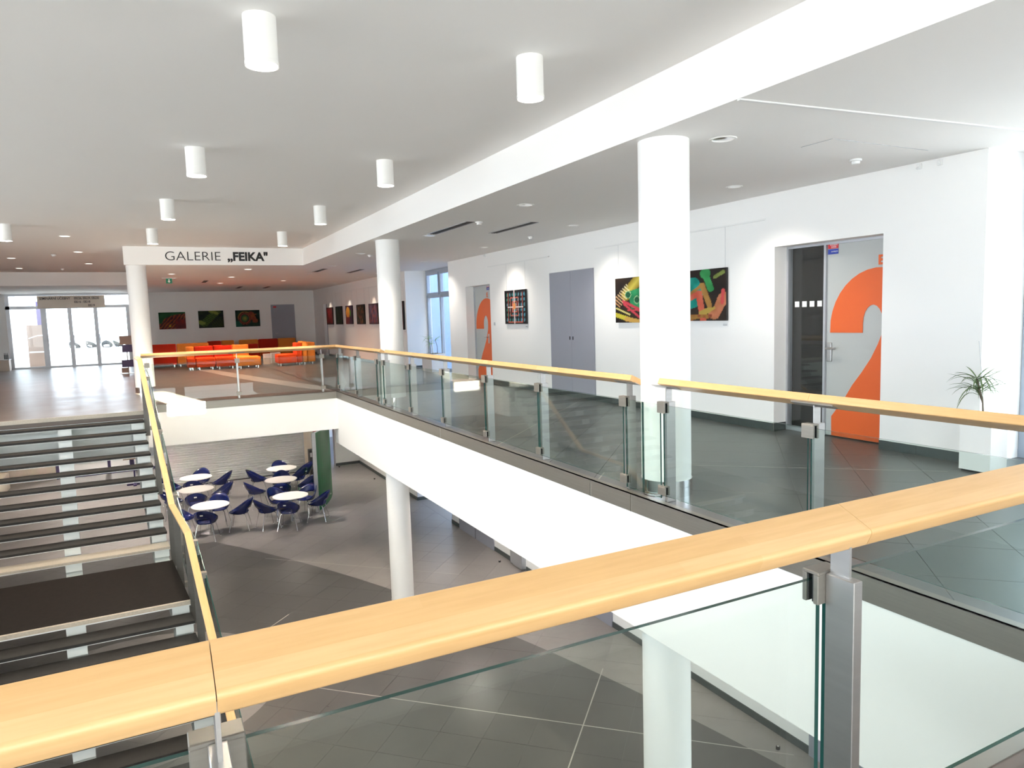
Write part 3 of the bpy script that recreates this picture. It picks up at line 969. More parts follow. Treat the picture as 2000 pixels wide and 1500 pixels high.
# gallery runs (n = +x)
gx = Vector((1, 0, 0))
runs = [
    ('balustrade', 'near gallery balustrade between the front corner and the nearest white column', YO, 4.637, [2.6 - 0.95, 3.14, 4.60], [(YO, 3.14), (3.14, 4.637)]),
    ('balustrade', 'long middle gallery balustrade between the two white columns', 5.012, 12.234, [5.135, 6.70, 8.08, 9.54, 10.98, 12.40], None),
    ('balustrade', 'short gallery balustrade between the second column and the far corner', 12.52, YFO, [12.83, 14.36, 15.86], None),
]
for (nm, lb, y0, y1, ps, segs) in runs:
    b_ = thing(nm, lb, 'balustrade', (XO, (y0 + y1) / 2, 0), 'glass balustrades around the stairwell')
    cuts = [y0] + [p for p in ps if y0 + 0.5 < p < y1 - 0.5] + [y1]
    for a, b in zip(cuts[:-1], cuts[1:]):
        # start corner mitre (near) or end corner mitre (far)
        e0 = 1.0 if (abs(a - YO) < 1e-6) else 0.0
        e1 = 1.0 if (abs(b - YFO) < 1e-6) else 0.0
        rail_piece((XO, a, HZ), (XO, b, HZ), gx, b_, e0=-e0, e1=e1)
    for p in ps:
        post((XO, p, 0), (0, 1, 0), gx, b_, zt=0.84)
    pp = [y0 + 0.0] + ps if y0 == YO else ps
    for a, b in zip(pp[:-1], pp[1:]):
        if b - a > 0.5:
            pane((XO, a + 0.013, 0), (XO, b - 0.013, 0), gx, b_, 0.06, 0.818)
    if nm and y0 > 5 and y0 < 6:
        pane((XO, 4.63, 0), (XO, 4.862, 0), gx, b_, 0.03, 0.818)
        pane((XO, 4.874, 0), (XO, 5.107, 0), gx, b_, 0.03, 0.818)
    if y0 > 12:
        pane((XO, 12.43, 0), (XO, 12.61, 0), gx, b_, 0.03, 0.818)
        pane((XO, 12.62, 0), (XO, 12.80, 0), gx, b_, 0.03, 0.818)
        pane((XO, 15.80 + 0.09, 0), (XO, YFO - 0.005, 0), gx, b_, 0.06, 0.818)

# far run (n = +y)
farb = thing('balustrade', 'far glass balustrade below the gallery lettering in front of the sofas', 'balustrade', (1.7, YFO, 0), 'glass balustrades around the stairwell')
fcuts = [-0.16, 1.635, 3.41, XO]
for a, b in zip(fcuts[:-1], fcuts[1:]):
    rail_piece((a, YFO, HZ), (b, YFO, HZ), (0, 1, 0), farb, e1=1.0 if b == XO else 0)
for x in (-0.06, 1.635, 3.40):
    post((x, YFO, 0), (1, 0, 0), (0, 1, 0), farb, zt=0.84)
for a, b in ((-0.03, 1.607), (1.663, 3.372), (3.428, XO - 0.01)):
    pane((a, YFO, 0), (b, YFO, 0), (0, 1, 0), farb, 0.06, 0.818)

# ================================================================== STAIRCASE
RISE, GO = 0.16, 0.295


def xr(y):
    return 0.24 - 0.083 * (y - 9.74)


def yk(k):
    return 15.03 - GO * k if k <= 11 else 9.74 - GO * (k - 12)


st = thing('staircase', 'open-riser staircase with dark treads descending on the left', 'staircase', (-1.0, 11.0, L))
SW = 2.62
treads = list(range(1, 12)) + list(range(13, 24))
for k in treads:
    y0, y1 = yk(k), yk(k) + 0.305
    z1 = -k * RISE
    x0, x1 = xr(y0), xr(y1)
    mb = MB().prism([(x0 - SW, y0 + 0.012, z1 - 0.036), (x0, y0 + 0.012, z1 - 0.036), (x1, y1, z1 - 0.036), (x1 - SW, y1, z1 - 0.036)],
                    [(x0 - SW, y0 + 0.012, z1), (x0, y0 + 0.012, z1), (x1, y1, z1), (x1 - SW, y1, z1)])
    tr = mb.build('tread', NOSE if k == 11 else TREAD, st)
    marked = k in (11,)  # beige marking tread above the landing
    MB().prism([(x0 - SW, y0, z1 - 0.036), (x0, y0, z1 - 0.036), (x0, y0 + 0.0115, z1 - 0.036), (x0 - SW, y0 + 0.0115, z1 - 0.036)],
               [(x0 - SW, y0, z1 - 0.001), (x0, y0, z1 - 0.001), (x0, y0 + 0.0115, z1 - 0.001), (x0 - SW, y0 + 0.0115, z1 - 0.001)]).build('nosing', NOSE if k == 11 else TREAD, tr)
    MB().prism([(x0 - SW, y0 + 0.006, z1 - 0.046), (x0, y0 + 0.006, z1 - 0.046), (x1, y1, z1 - 0.046), (x1 - SW, y1, z1 - 0.046)],
               [(x0 - SW, y0 + 0.006, z1 - 0.037), (x0, y0 + 0.006, z1 - 0.037), (x1, y1, z1 - 0.037), (x1 - SW, y1, z1 - 0.037)]).build('tread_plate', STRING, tr)
# landing
zl = -12 * RISE
ya, yb = 9.74, 11.60
mb = MB().prism([(xr(ya) - SW, ya + 0.04, zl - 0.05), (xr(ya), ya + 0.04, zl - 0.05), (xr(yb), yb, zl - 0.05), (xr(yb) - SW, yb, zl - 0.05)],
                [(xr(ya) - SW, ya + 0.04, zl), (xr(ya), ya + 0.04, zl), (xr(yb), yb, zl), (xr(yb) - SW, yb, zl)])
ld = mb.build('landing', LANDM, st)
MB().prism([(xr(ya) - SW, ya, zl - 0.05), (xr(ya), ya, zl - 0.05), (xr(ya), ya + 0.039, zl - 0.05), (xr(ya) - SW, ya + 0.039, zl - 0.05)],
           [(xr(ya) - SW, ya, zl - 0.0), (xr(ya), ya, zl - 0.0), (xr(ya), ya + 0.039, zl - 0.0), (xr(ya) - SW, ya + 0.039, zl - 0.0)]).build('nosing', NOSE, ld)
MB().prism([(xr(ya) - SW, ya + 0.006, zl - 0.066), (xr(ya), ya + 0.006, zl - 0.066), (xr(yb), yb, zl - 0.066), (xr(yb) - SW, yb, zl - 0.066)],
           [(xr(ya) - SW, ya + 0.006, zl - 0.051), (xr(ya), ya + 0.006, zl - 0.051), (xr(yb), yb, zl - 0.051), (xr(yb) - SW, yb, zl - 0.051)]).build('landing_plate', STRING, ld)
# upper nosing at the hall floor
struct('trim_9', MB().box(-4.2, -0.13, 15.0, 15.04, -0.07, 0.002), NOSE, label='pale stone nosing at the top of the stairs')


def stringer(off, wd):
    sp = MB()
    # raked box beam below the treads: upper flight, landing, lower flight
    def seg(y0, z0, y1, z1, h=0.22):
        a = [(xr(y0) - off - wd, y0, z0 - h), (xr(y0) - off, y0, z0 - h), (xr(y0) - off, y0, z0), (xr(y0) - off - wd, y0, z0)]
        b = [(xr(y1) - off - wd, y1, z1 - h), (xr(y1) - off, y1, z1 - h), (xr(y1) - off, y1, z1), (xr(y1) - off - wd, y1, z1)]
        sp.prism(a, b)
    seg(yk(0) + 0.02, -0.24, yk(11) + 0.1, -11 * RISE - 0.20)
    seg(yk(11) + 0.1, -11 * RISE - 0.22, 9.8, zl - 0.09, 0.18)
    seg(9.8, zl - 0.24, yk(23) + 0.05, -23 * RISE - 0.10, 0.2)
    for k in list(range(1, 12)) + list(range(13, 24)):
        y0, y1 = yk(k) + 0.045, yk(k) + 0.30
        z1 = -k * RISE - 0.0465
        z0 = z1 - RISE + 0.0475
        a = [(xr(y0) - off - wd, y0, z0), (xr(y0) - off, y0, z0), (xr(y1) - off, y1, z0), (xr(y1) - off - wd, y1, z0)]
        sp.prism(a, [(p[0], p[1], z1) for p in a])
    y0, y1 = 9.79, 10.1
    a = [(xr(y0) - off - wd, y0, zl - 0.165), (xr(y0) - off, y0, zl - 0.165), (xr(y1) - off, y1, zl - 0.165), (xr(y1) - off - wd, y1, zl - 0.165)]
    sp.prism(a, [(p[0], p[1], zl - 0.0665) for p in a])
    sp.build('stringer', STRING, st)


stringer(0.012, 0.20)
stringer(1.16, 0.205)
stringer(2.40, 0.20)

# stair balustrade (right-hand side)
sb = thing('balustrade', 'sloping stair balustrade with a slim beech handrail along the dark treads', 'balustrade', (0.1, 11, L), 'glass balustrades around the stairwell')
pts = [(15.93, 1.00), (15.15, 0.985), (11.45, -1.03), (9.80, -1.03), (6.3, -2.95)]
rp = [Vector((xr(y) + 0.075, y, z)) for y, z in pts]


def rail_simple(p0, p1, parent):
    d = (p1 - p0).normalized()
    n = Vector((-1, -0.083, 0)).normalized()
    up = d.cross(n)
    if up.z < 0:
        up = -up
    _, pr = plank(n, up, 0.085, 0.045, math.radians(12))
    fr = Matrix.Identity(4)
    ay = n
    az = d.cross(ay)
    for i in range(3):
        fr[i][0], fr[i][1], fr[i][2], fr[i][3] = d[i], ay[i], az[i], p0[i]
    MB().prism([p0 + q for q in pr], [p1 + q for q in pr]).build('handrail', WOOD, parent, smooth=True, frame=fr)


for a, b in zip(rp[:-1], rp[1:]):
    rail_simple(a, b, sb)


def rz(y):
    for (ya_, za_), (yb_, zb_) in zip(pts[:-1], pts[1:]):
        if yb_ <= y <= ya_:
            return za_ + (zb_ - za_) * (ya_ - y) / (ya_ - yb_)
    return pts[-1][1]


SPY = [14.85, 13.35, 11.85, 11.15, 9.95, 9.35, 7.9, 6.6]
for y in SPY:
    x = xr(y) + 0.052
    zt = rz(y) - 0.05
    zb = max(L, rz(y) - 1.28)
    po = MB().obox((x, y, (zt + zb) / 2), (1, 0, 0), (0, 1, 0), (0, 0, 1), 0.043, 0.012, (zt - zb) / 2).build('post', DARKST, sb)
    for zc in (zt - 0.16, zb + 0.14):
        MB().box(x + 0.044, x + 0.112, y - 0.045, y + 0.045, zc - 0.035, zc + 0.035).build('glass_clamp', STEEL, po, bevel=0.002, seg=1)
for y0, y1 in zip(SPY[:-1], SPY[1:]):
    ya_, yb_ = y0 - 0.03, y1 + 0.03
    for_ = []
    xa, xb = xr(ya_) + 0.145, xr(yb_) + 0.145
    vs = [(xa, ya_, rz(ya_) - 1.10), (xb, yb_, rz(yb_) - 1.10), (xb, yb_, rz(yb_) - 0.18), (xa, ya_, rz(ya_) - 0.18)]
    vs += [(v[0] + 0.010, v[1], v[2]) for v in vs]
    mb = MB()
    mb.v = vs
    mb.f = [(0, 1, 2, 3), (4, 7, 6, 5), (0, 4, 5, 1), (1, 5, 6, 2), (2, 6, 7, 3), (3, 7, 4, 0)]
    mb.m = [0, 0, 1, 1, 1, 1]
    mb.build('glass_panel', [GLASS, GEDGE], sb)
ya_, yb_ = 15.88, 14.90
xa, xb = xr(ya_) + 0.145, xr(yb_) + 0.145
vs = [(xa, ya_, 0.02), (xb, yb_, rz(yb_) - 1.10), (xb, yb_, rz(yb_) - 0.18), (xa, ya_, rz(ya_) - 0.18)]
vs += [(v[0] + 0.010, v[1], v[2]) for v in vs]
mb = MB()
mb.v = vs
mb.f = [(0, 1, 2, 3), (4, 7, 6, 5), (0, 4, 5, 1), (1, 5, 6, 2), (2, 6, 7, 3), (3, 7, 4, 0)]
mb.m = [0, 0, 1, 1, 1, 1]
mb.build('glass_panel', [GLASS, GEDGE], sb)

# ================================================================== CEILING FITTINGS
PL = [(0.73, 4.63, 'nearest white cylinder lamp on the left'), (2.57, 4.62, 'nearest white cylinder lamp on the right'), (0.575, 8.25, 'second white cylinder lamp of the left row'),
      (2.60, 8.21, 'second white cylinder lamp of the right row'), (0.39, 11.73, 'third white cylinder lamp of the left row'), (2.61, 11.77, 'third white cylinder lamp of the right row'),
      (0.21, 15.32, 'farthest white cylinder lamp of the left row, above the G of the lettering'), (2.60, 15.32, 'farthest white cylinder lamp of the right row, above the bold lettering'),
      (-2.08, 15.17, 'white cylinder lamp at the far left edge under the high ceiling')]
for i, (x, y, lb) in enumerate(PL):
    t = thing('ceiling_lamp', lb, 'lamp', (x, y, 3.42), 'white cylinder lamps on the high ceiling')
    MB().lathe(x, y, [(0.0, 3.42), (0.097, 3.42), (0.097, 3.135), (0.092, 3.135), (0.088, 3.16), (0.0, 3.165)], 40).build('housing', LAMPW, t, smooth=True)
    MB().cyl(x, y, 3.1395, 3.145, 0.087, 32).build('diffuser', LAMPE, t)
    MB().lathe(x, y, [(0.0975, 3.158), (0.099, 3.155), (0.099, 3.135), (0.0975, 3.132)], 40).build('rim_ring', LAMPW, t, smooth=True)
    spot('lamp_light', (x, y, 3.12), 240, math.radians(125), 0.35, WARM, 0.07, aim=(x, y, 0), parent=t)

DL = [(4.45, 1.0, 'nearest'), (4.39, 4.61, 'largest, beside the nearest column'), (4.47, 8.25, 'third'), (4.48, 11.80, 'fourth'), (4.22, 15.30, 'fifth'), (4.44, 18.87, 'sixth'), (4.50, 22.2, 'seventh')]
for (x, y, lb) in DL:
    t = thing('recessed_downlight', lb + ' round chrome downlight of the row along the gallery edge', 'downlight', (x, y, 3.0), 'recessed downlights along the gallery edge')
    MB().lathe(x, y, [(0.115, 2.999), (0.112, 2.993), (0.09, 2.992), (0.088, 2.999)], 28).build('trim_ring', LAMPW, t, smooth=True)
    MB().lathe(x, y, [(0.088, 2.9985), (0.06, 2.9975), (0.0, 2.997)], 24).build('reflector', CHROME, t, smooth=True)
WD = [(6.21, 6.34, 'above the nearest orange door'), (6.27, 9.96, 'above the spring painting'), (6.36, 13.62, 'above the grid painting'), (6.42, 17.37, 'above the distant orange door')]
for (x, y, lb) in WD:
    t = thing('recessed_downlight', 'small round wall-washing downlight ' + lb, 'downlight', (x, y, 3.0), 'recessed downlights along the door wall')
    MB().lathe(x, y, [(0.095, 2.999), (0.092, 2.993), (0.072, 2.992), (0.07, 2.999)], 28).build('trim_ring', LAMPW, t, smooth=True)
    MB().lathe(x, y, [(0.07, 2.9985), (0.045, 2.9975), (0.0, 2.997)], 24).build('reflector', CHROME, t, smooth=True)
    spot('lamp_light', (x, y, 2.985), 85, math.radians(112), 0.9, (1, 0.92, 0.82), 0.04, aim=(x + 0.45, y, 0.6), parent=t)
for (x, y, lb) in [(2.50, 20.2, 'just behind the lettering'), (0.71, 22.1, 'in front of the green exit sign'), (2.42, 23.6, 'between lettering and paintings'), (2.41, 27.2, 'in front of the end wall'), (4.33, 25.8, 'in front of the slot vents')]:
    t = thing('recessed_downlight', 'round downlight in the exhibition ceiling ' + lb, 'downlight', (x, y, 3.0), 'recessed downlights of the exhibition area')
    MB().lathe(x, y, [(0.11, 2.999), (0.107, 2.993), (0.088, 2.992), (0.086, 2.999)], 24).build('trim_ring', LAMPW, t, smooth=True)
    MB().lathe(x, y, [(0.086, 2.9985), (0.055, 2.9975), (0.0, 2.997)], 20).build('reflector', LAMPS, t, smooth=True)
    spot('lamp_light', (x, y, 2.985), 400, math.radians(130), 0.7, (1, 0.55, 0.33), 0.05, aim=(x, y, 0), parent=t)
for (x, y, lb) in [(-1.335, 16.85, 'nearest to the stairs'), (-1.36, 20.3, 'in the middle of the right pair'), (-1.37, 24.0, 'farthest on the right'), (-2.97, 22.24, 'on the left'), (-3.29, 25.9, 'farthest on the left')]:
    t = thing('recessed_downlight', 'small downlight in the ceiling before the glass doors, ' + lb, 'downlight', (x, y, 3.42), 'recessed downlights before the glass doors')
    MB().lathe(x, y, [(0.11, 3.419), (0.107, 3.413), (0.088, 3.412), (0.086, 3.419)], 24).build('trim_ring', LAMPW, t, smooth=True)
    MB().lathe(x, y, [(0.086, 3.4185), (0.055, 3.4175), (0.0, 3.417)], 20).build('reflector', LAMPS, t, smooth=True)
    spot('lamp_light', (x, y, 3.40), 130, math.radians(120), 0.6, (1, 0.60, 0.38), 0.05, aim=(x, y, 0), parent=t)
for (x, y) in [(28.9, 0)]:
    pass
for yy in (30.9, 27.65, 24.3, 22.0):
    t = thing('recessed_downlight', {30.9: 'warm accent downlight over the red canvas at the end of the far wall', 27.65: 'warm accent downlight over the canvas with the golden arch', 24.3: 'warm accent downlight over the violet canvas beside the column', 22.0: 'warm accent downlight beside the window recess'}[yy], 'downlight', (6.55, yy, 3.0), 'accent downlights over the far paintings')
    MB().lathe(6.55, yy, [(0.06, 2.999), (0.058, 2.993), (0.045, 2.992), (0.043, 2.999)], 20).build('trim_ring', LAMPW, t, smooth=True)
    MB().lathe(6.55, yy, [(0.043, 2.9985), (0.02, 2.9975), (0.0, 2.997)], 16).build('reflector', LAMPS, t, smooth=True)
    spot('lamp_light', (6.55, yy, 2.985), 55, math.radians(58), 0.6, (1, 0.80, 0.62), 0.02, aim=(7.0, yy, 0.9), parent=t)

for (x, y, z, lb) in [(6.28, 4.79, 3.0, 'nearest smoke detector above the orange door'), (4.57, 9.92, 3.0, 'smoke detector beside the pair of slot vents'), (6.37, 11.59, 3.0, 'tiny spot sensor above the cupboard door'),
                      (4.52, 15.65, 3.0, 'smoke detector behind the second column'), (-2.2, 26.1, 3.42, 'smoke detector before the glass doors'), (-1.94, 21.1, 3.42, 'smoke detector above the hall floor at left')]:
    t = thing('smoke_detector', 'white ' + lb, 'smoke detector', (x, y, z), 'white ceiling detectors')
    MB().lathe(x, y, [(0.055, z - 0.0005), (0.055, z - 0.02), (0.0, z - 0.021)], 20).build('base', PLASTW, t, smooth=True)
    MB().lathe(x, y, [(0.04, z - 0.021), (0.036, z - 0.045), (0.0, z - 0.05)], 20).build('head', PLASTW, t, smooth=True)

VT = [(4.44, 9.95, 11.57, 'dark slot vent on the left of the near pair'), (5.43, 9.76, 11.23, 'dark slot vent on the right of the near pair'), (4.48, 20.0, 21.3, 'dark slot vent on the left of the pair before the far wall'),
      (5.57, 20.2, 21.76, 'dark slot vent on the right of the pair before the far wall'), (1.83, 25.5, 26.8, 'single dark slot vent beside the exit sign'), (3.40, 29.9, 31.4, 'dark slot vent on the left before the end wall'), (4.48, 30.1, 31.6, 'dark slot vent on the right before the end wall')]
for (x, y0, y1, lb) in VT:
    t = thing('slot_vent', lb, 'vent', (x, (y0 + y1) / 2, 3.0), 'dark ceiling slot vents')
    MB().box(x - 0.085, x - 0.065, y0, y1, 2.992, 3.0).box(x + 0.065, x + 0.085, y0, y1, 2.992, 3.0).build('vent_frame', ALU, t)
    MB().box(x - 0.065, x + 0.065, y0, y1, 2.997, 2.9995).build('slot', BLACK, t)
    for q in (-0.02, 0.02):
        MB().box(x + q - 0.006, x + q + 0.006, y0, y1, 2.993, 2.9972).build('vane', RUBBER, t)

t = thing('exit_sign', 'green emergency exit sign with a white arrow hanging from the ceiling', 'sign', (0.69, 24.0, 3.0))
MB().box(0.50, 0.90, 23.98, 24.02, 2.985, 3.0).build('ceiling_plate', PLASTW, t)
MB().box(0.605, 0.775, 23.99, 24.01, 2.835, 2.985).build('panel', GREENS, t)
MB().add([(0.675, 23.988, 2.96), (0.705, 23.988, 2.96), (0.705, 23.988, 2.90), (0.73, 23.988, 2.90), (0.69, 23.988, 2.855), (0.65, 23.988, 2.90), (0.675, 23.988, 2.90),
          (0.675, 23.9895, 2.96), (0.705, 23.9895, 2.96), (0.705, 23.9895, 2.90), (0.73, 23.9895, 2.90), (0.69, 23.9895, 2.855), (0.65, 23.9895, 2.90), (0.675, 23.9895, 2.90)],
         [(0, 1, 2, 3, 4, 5, 6)] + [(i, (i + 1) % 7, 7 + (i + 1) % 7, 7 + i) for i in range(7)]).build('arrow', PAPERW, t)


# ================================================================== PAINTINGS
def hsh(a, b):
    v = math.sin(a * 127.1 + b * 311.7) * 43758.5453
    return v - math.floor(v)


def vn(x, y):
    xi, yi = math.floor(x), math.floor(y)
    fx_, fy_ = x - xi, y - yi
    fx_, fy_ = fx_ * fx_ * (3 - 2 * fx_), fy_ * fy_ * (3 - 2 * fy_)
    a = hsh(xi, yi) + (hsh(xi + 1, yi) - hsh(xi, yi)) * fx_
    b = hsh(xi, yi + 1) + (hsh(xi + 1, yi + 1) - hsh(xi, yi + 1)) * fx_
    return a + (b - a) * fy_


def lerp(a, b, t_):
    t_ = max(0, min(1, t_))
    return tuple(p + (q - p) * t_ for p, q in zip(a, b))


def seg_d(u, v, a, b):
    ax, ay = a
    bx, by = b
    dx, dy = bx - ax, by - ay
    t_ = max(0, min(1, ((u - ax) * dx + (v - ay) * dy) / (dx * dx + dy * dy)))
    return math.hypot(u - ax - t_ * dx, v - ay - t_ * dy)


K = (0.012, 0.010, 0.012)


def art_grid(u, v):
    c = K
    for iy in range(6):
        for ix in range(7):
            cu, cv = 0.12 + ix * 0.135 + (cv_off(iy)), 0.12 + iy * 0.15
            if math.hypot((u - cu) / 0.035, (v - cv) / 0.05) < 1:
                c = lerp((0.03, 0.22, 0.16), (0.10, 0.35, 0.48), ix / 6) if (ix + iy) % 3 else (0.12, 0.30, 0.36)
    for (a, b, cc, dd) in ((0.17, 0.85, 0.06, 0.93), (0.28, 0.66, 0.25, 0.77), (0.38, 0.58, 0.36, 0.66)):
        if (abs(u - a) < 0.012 or abs(u - b) < 0.012) and cc < v < dd or (abs(v - cc) < 0.01 or abs(v - dd) < 0.01) and a < u < b:
            c = (0.75, 0.18, 0.12)
    if abs(u - 0.47) < 0.018:
        c = (0.85, 0.72, 0.72)
    if abs(v - 0.50) < 0.016 and 0.15 < u < 0.88:
        c = (0.95, 0.93, 0.9)
    if math.hypot((u - 0.47) / 0.07, (v - 0.53) / 0.11) < 1:
        c = (0.85, 0.35, 0.12)
    return c


def cv_off(iy):
    return 0.01 * (iy % 2)


def art_spring(u, v):
    c = lerp(K, (0.05, 0.03, 0.02), vn(u * 6, v * 6))
    # tube along the diagonal
    d = seg_d(u, v, (0.30, 0.62), (0.75, 1.05))
    if d < 0.13:
        c = lerp((0.75, 0.62, 0.10), (0.28, 0.20, 0.02), d / 0.13)
    s = (u - 0.02) * 0.74 + (v - 0.42) * 0.68
    e = -(u - 0.02) * 0.68 + (v - 0.42) * 0.74
    if 0 < s < 0.52 and abs(e) < 0.13:
        ph = (s / 0.52 * 8 + e * 3) % 1
        if ph < 0.36:
            c = lerp((0.95, 0.45, 0.18), (0.95, 0.88, 0.55), s / 0.4)
    if u > 0.38 and v > 0.30 and (u - 0.38) * 0.9 + (v - 0.3) * 0.2 > 0.06 and v < 0.74 + 0.2 * (u - 0.6) and u < 0.8:
        c = lerp((0.02, 0.22, 0.09), (0.04, 0.42, 0.16), vn(u * 9, v * 9))
    for (a, b) in ((0.36, 0.62), (0.60, 0.50), (0.85, 0.40)):
        r = math.hypot((u - a) / 0.085, (v - b) / 0.085)
        if r < 1:
            c = (0.55, 0.72, 0.4) if r > 0.86 else lerp((0.01, 0.05, 0.03), (0.04, 0.30, 0.12), abs(r - 0.4) * 2)
    for (a, b, w_) in (((0.22, 0.48), (0.9, 0.18), 0.03), ((0.24, 0.42), (0.8, 0.02), 0.025), ((0.35, 0.28), (0.9, 0.26), 0.02)):
        if seg_d(u, v, a, b) < w_:
            c = (0.70, 0.07, 0.10)
    for (a, b, w_, cc) in (((0.02, 0.33), (0.4, 0.18), 0.018, (0.85, 0.75, 0.25)), ((0.0, 0.18), (0.5, 0.04), 0.05, (0.72, 0.62, 0.06)), ((0.3, 0.08), (0.8, 0.0), 0.05, (0.7, 0.42, 0.10))):
        if seg_d(u, v, a, b) < w_:
            c = cc
    return c


def art_machine(u, v):
    c = lerp((0.022, 0.018, 0.016), (0.045, 0.03, 0.022), vn(u * 5, v * 5))
    n = vn(u * 9 + 3, v * 9)
    if math.hypot((u - 0.30) / 0.30, (v - 0.55) / 0.32) + 0.18 * (n - 0.5) < 1:
        c = lerp((0.0, 0.20, 0.16), (0.02, 0.42, 0.34), n)
    if math.hypot((u - 0.62) / 0.10, (v - 0.92) / 0.10) < 1 or seg_d(u, v, (0.62, 0.92), (0.72, 0.62)) < 0.06:
        c = lerp((0.02, 0.22, 0.06), (0.08, 0.50, 0.16), n)
    if seg_d(u, v, (0.80, 0.84), (0.95, 0.92)) < 0.035:
        c = lerp((0.12, 0.16, 0.04), (0.34, 0.42, 0.10), n)
    if seg_d(u, v, (0.56, 0.70), (0.70, 0.30)) < 0.05 or seg_d(u, v, (0.35, 0.55), (0.56, 0.70)) < 0.03:
        c = lerp((0.35, 0.16, 0.04), (0.55, 0.30, 0.08), n)
    if seg_d(u, v, (0.25, 0.42), (0.50, 0.54)) < 0.055 or seg_d(u, v, (0.50, 0.54), (0.58, 0.0)) < 0.06:
        c = lerp((0.62, 0.10, 0.06), (0.80, 0.20, 0.12), n)
    if seg_d(u, v, (0.78, 0.10), (0.97, 0.48)) < 0.06 + 0.05 * n:
        c = lerp((0.45, 0.17, 0.07), (0.68, 0.24, 0.13), n)
    if seg_d(u, v, (0.93, 0.34), (0.95, 0.58)) < 0.03:
        c = (0.72, 0.10, 0.10)
    if seg_d(u, v, (0.55, 0.16), (0.78, 0.24)) < 0.04 * (0.5 + n):
        c = (0.55, 0.38, 0.08)
    if v < 0.12 and 0.1 < u < 0.75 and n > 0.5:
        c = lerp((0.3, 0.05, 0.04), (0.45, 0.25, 0.05), vn(u * 20, v * 20))
    return c


def art_fan(u, v):
    n = vn(u * 8, v * 8)
    c = lerp((0.008, 0.06, 0.018), (0.02, 0.13, 0.04), n)
    if v < 0.35 + 0.9 * math.sqrt(max(0, u - 0.12)) * (1 - 0.35 * u):
        c = lerp((0.03, 0.012, 0.02), (0.16, 0.03, 0.03), n)
        if math.sin((u * 20 - v * 12) * 2.2 + n * 3) > 0.35:
            c = lerp((0.30, 0.05, 0.02), (0.40, 0.12, 0.02), n)
        if u > 0.62 and v < 0.55:
            c = lerp((0.32, 0.03, 0.02), (0.10, 0.02, 0.03), n)
    if math.hypot(u - 0.40, (v - 0.18) * 0.7) < 0.05:
        c = (0.55, 0.33, 0.04)
    return c


def art_gear(u, v):
    n = vn(u * 7, v * 7)
    c = lerp((0.008, 0.012, 0.016), (0.025, 0.05, 0.02), n)
    if seg_d(u, v, (0.2, 0.25), (0.75, 0.95)) < 0.17:
        c = (0.10, 0.17, 0.03) if math.sin((u * 0.55 + v * 0.7) * 75) > 0 else (0.02, 0.05, 0.012)
    if seg_d(u, v, (0.5, 1.0), (0.72, 0.85)) < 0.09 or seg_d(u, v, (0.02, 0.36), (0.16, 0.28)) < 0.10:
        c = (0.24, 0.30, 0.06)
    if u > 0.5 and v < 0.5 and math.sin(u * 60 + v * 30) > 0.5:
        c = (0.05, 0.07, 0.02)
    return c


def art_ring(u, v):
    n = vn(u * 8, v * 8)
    c = lerp((0.006, 0.01, 0.012), (0.02, 0.06, 0.035), n)
    if u < 0.25 and v < 0.35:
        c = (0.01, 0.10, 0.06)
    r = math.hypot((u - 0.38), (v - 0.50) * 0.68)
    if r < 0.15:
        c = lerp((0.35, 0.28, 0.05), (0.02, 0.12, 0.05), r / 0.13)
    elif r < 0.26:
        c = (0.33, 0.10, 0.05) if 0.18 < r < 0.21 or r > 0.245 else (0.08, 0.02, 0.015)
    elif r < 0.29 and v > 0.5:
        c = (0.30, 0.18, 0.03)
    if seg_d(u, v, (0.68, 0.72), (0.80, 0.38)) < 0.13 * (0.5 + n):
        c = lerp((0.35, 0.10, 0.03), (0.25, 0.05, 0.03), n)
    return c


def art_abs(cols, seed, diag=2.0):
    def f(u, v):
        n = vn(u * 7 + seed, v * 4 + seed * 3 + u * diag)
        m = vn(u * 16 + seed * 7, v * 7 - u * diag * 3)
        c = lerp(cols[0], cols[1], n * 1.4 - 0.2)
        if m > 0.6:
            c = lerp(c, cols[2], (m - 0.6) * 4)
        e = min(u, 1 - u, v, 1 - v)
        return lerp(K, c, e * 9)
    return f


def art_arch(u, v):
    n = vn(u * 8, v * 8)
    c = lerp((0.02, 0.012, 0.03), (0.06, 0.02, 0.05), n)
    if math.hypot((u - 0.36) / 0.28, (v - 0.62) / 0.32) < 1:
        c = lerp((0.55, 0.12, 0.01), (0.75, 0.36, 0.04), v)
    if seg_d(u, v, (0.70, 0.70), (0.72, 0.48)) < 0.06:
        c = (0.05, 0.25, 0.04)
    if v < 0.36 and u < 0.6:
        c = lerp((0.30, 0.03, 0.02), (0.12, 0.02, 0.03), n)
    return c


art_mat = bpy.data.materials.new('printed_canvas')
art_mat.use_nodes = True
_nt = art_mat.node_tree
_at = _nt.nodes.new('ShaderNodeAttribute')
_at.attribute_name = 'Col'
_nt.links.new(_at.outputs['Color'], _nt.nodes['Principled BSDF'].inputs['Base Color'])
_nt.nodes['Principled BSDF'].inputs['Roughness'].default_value = 0.6
_nt.nodes['Principled BSDF'].inputs['Specular IOR Level'].default_value = 0.2
CANV = mat('canvas_edge', (0.015, 0.013, 0.013), 0.6, noise=(20, 0.2, (1, 1, 1)))


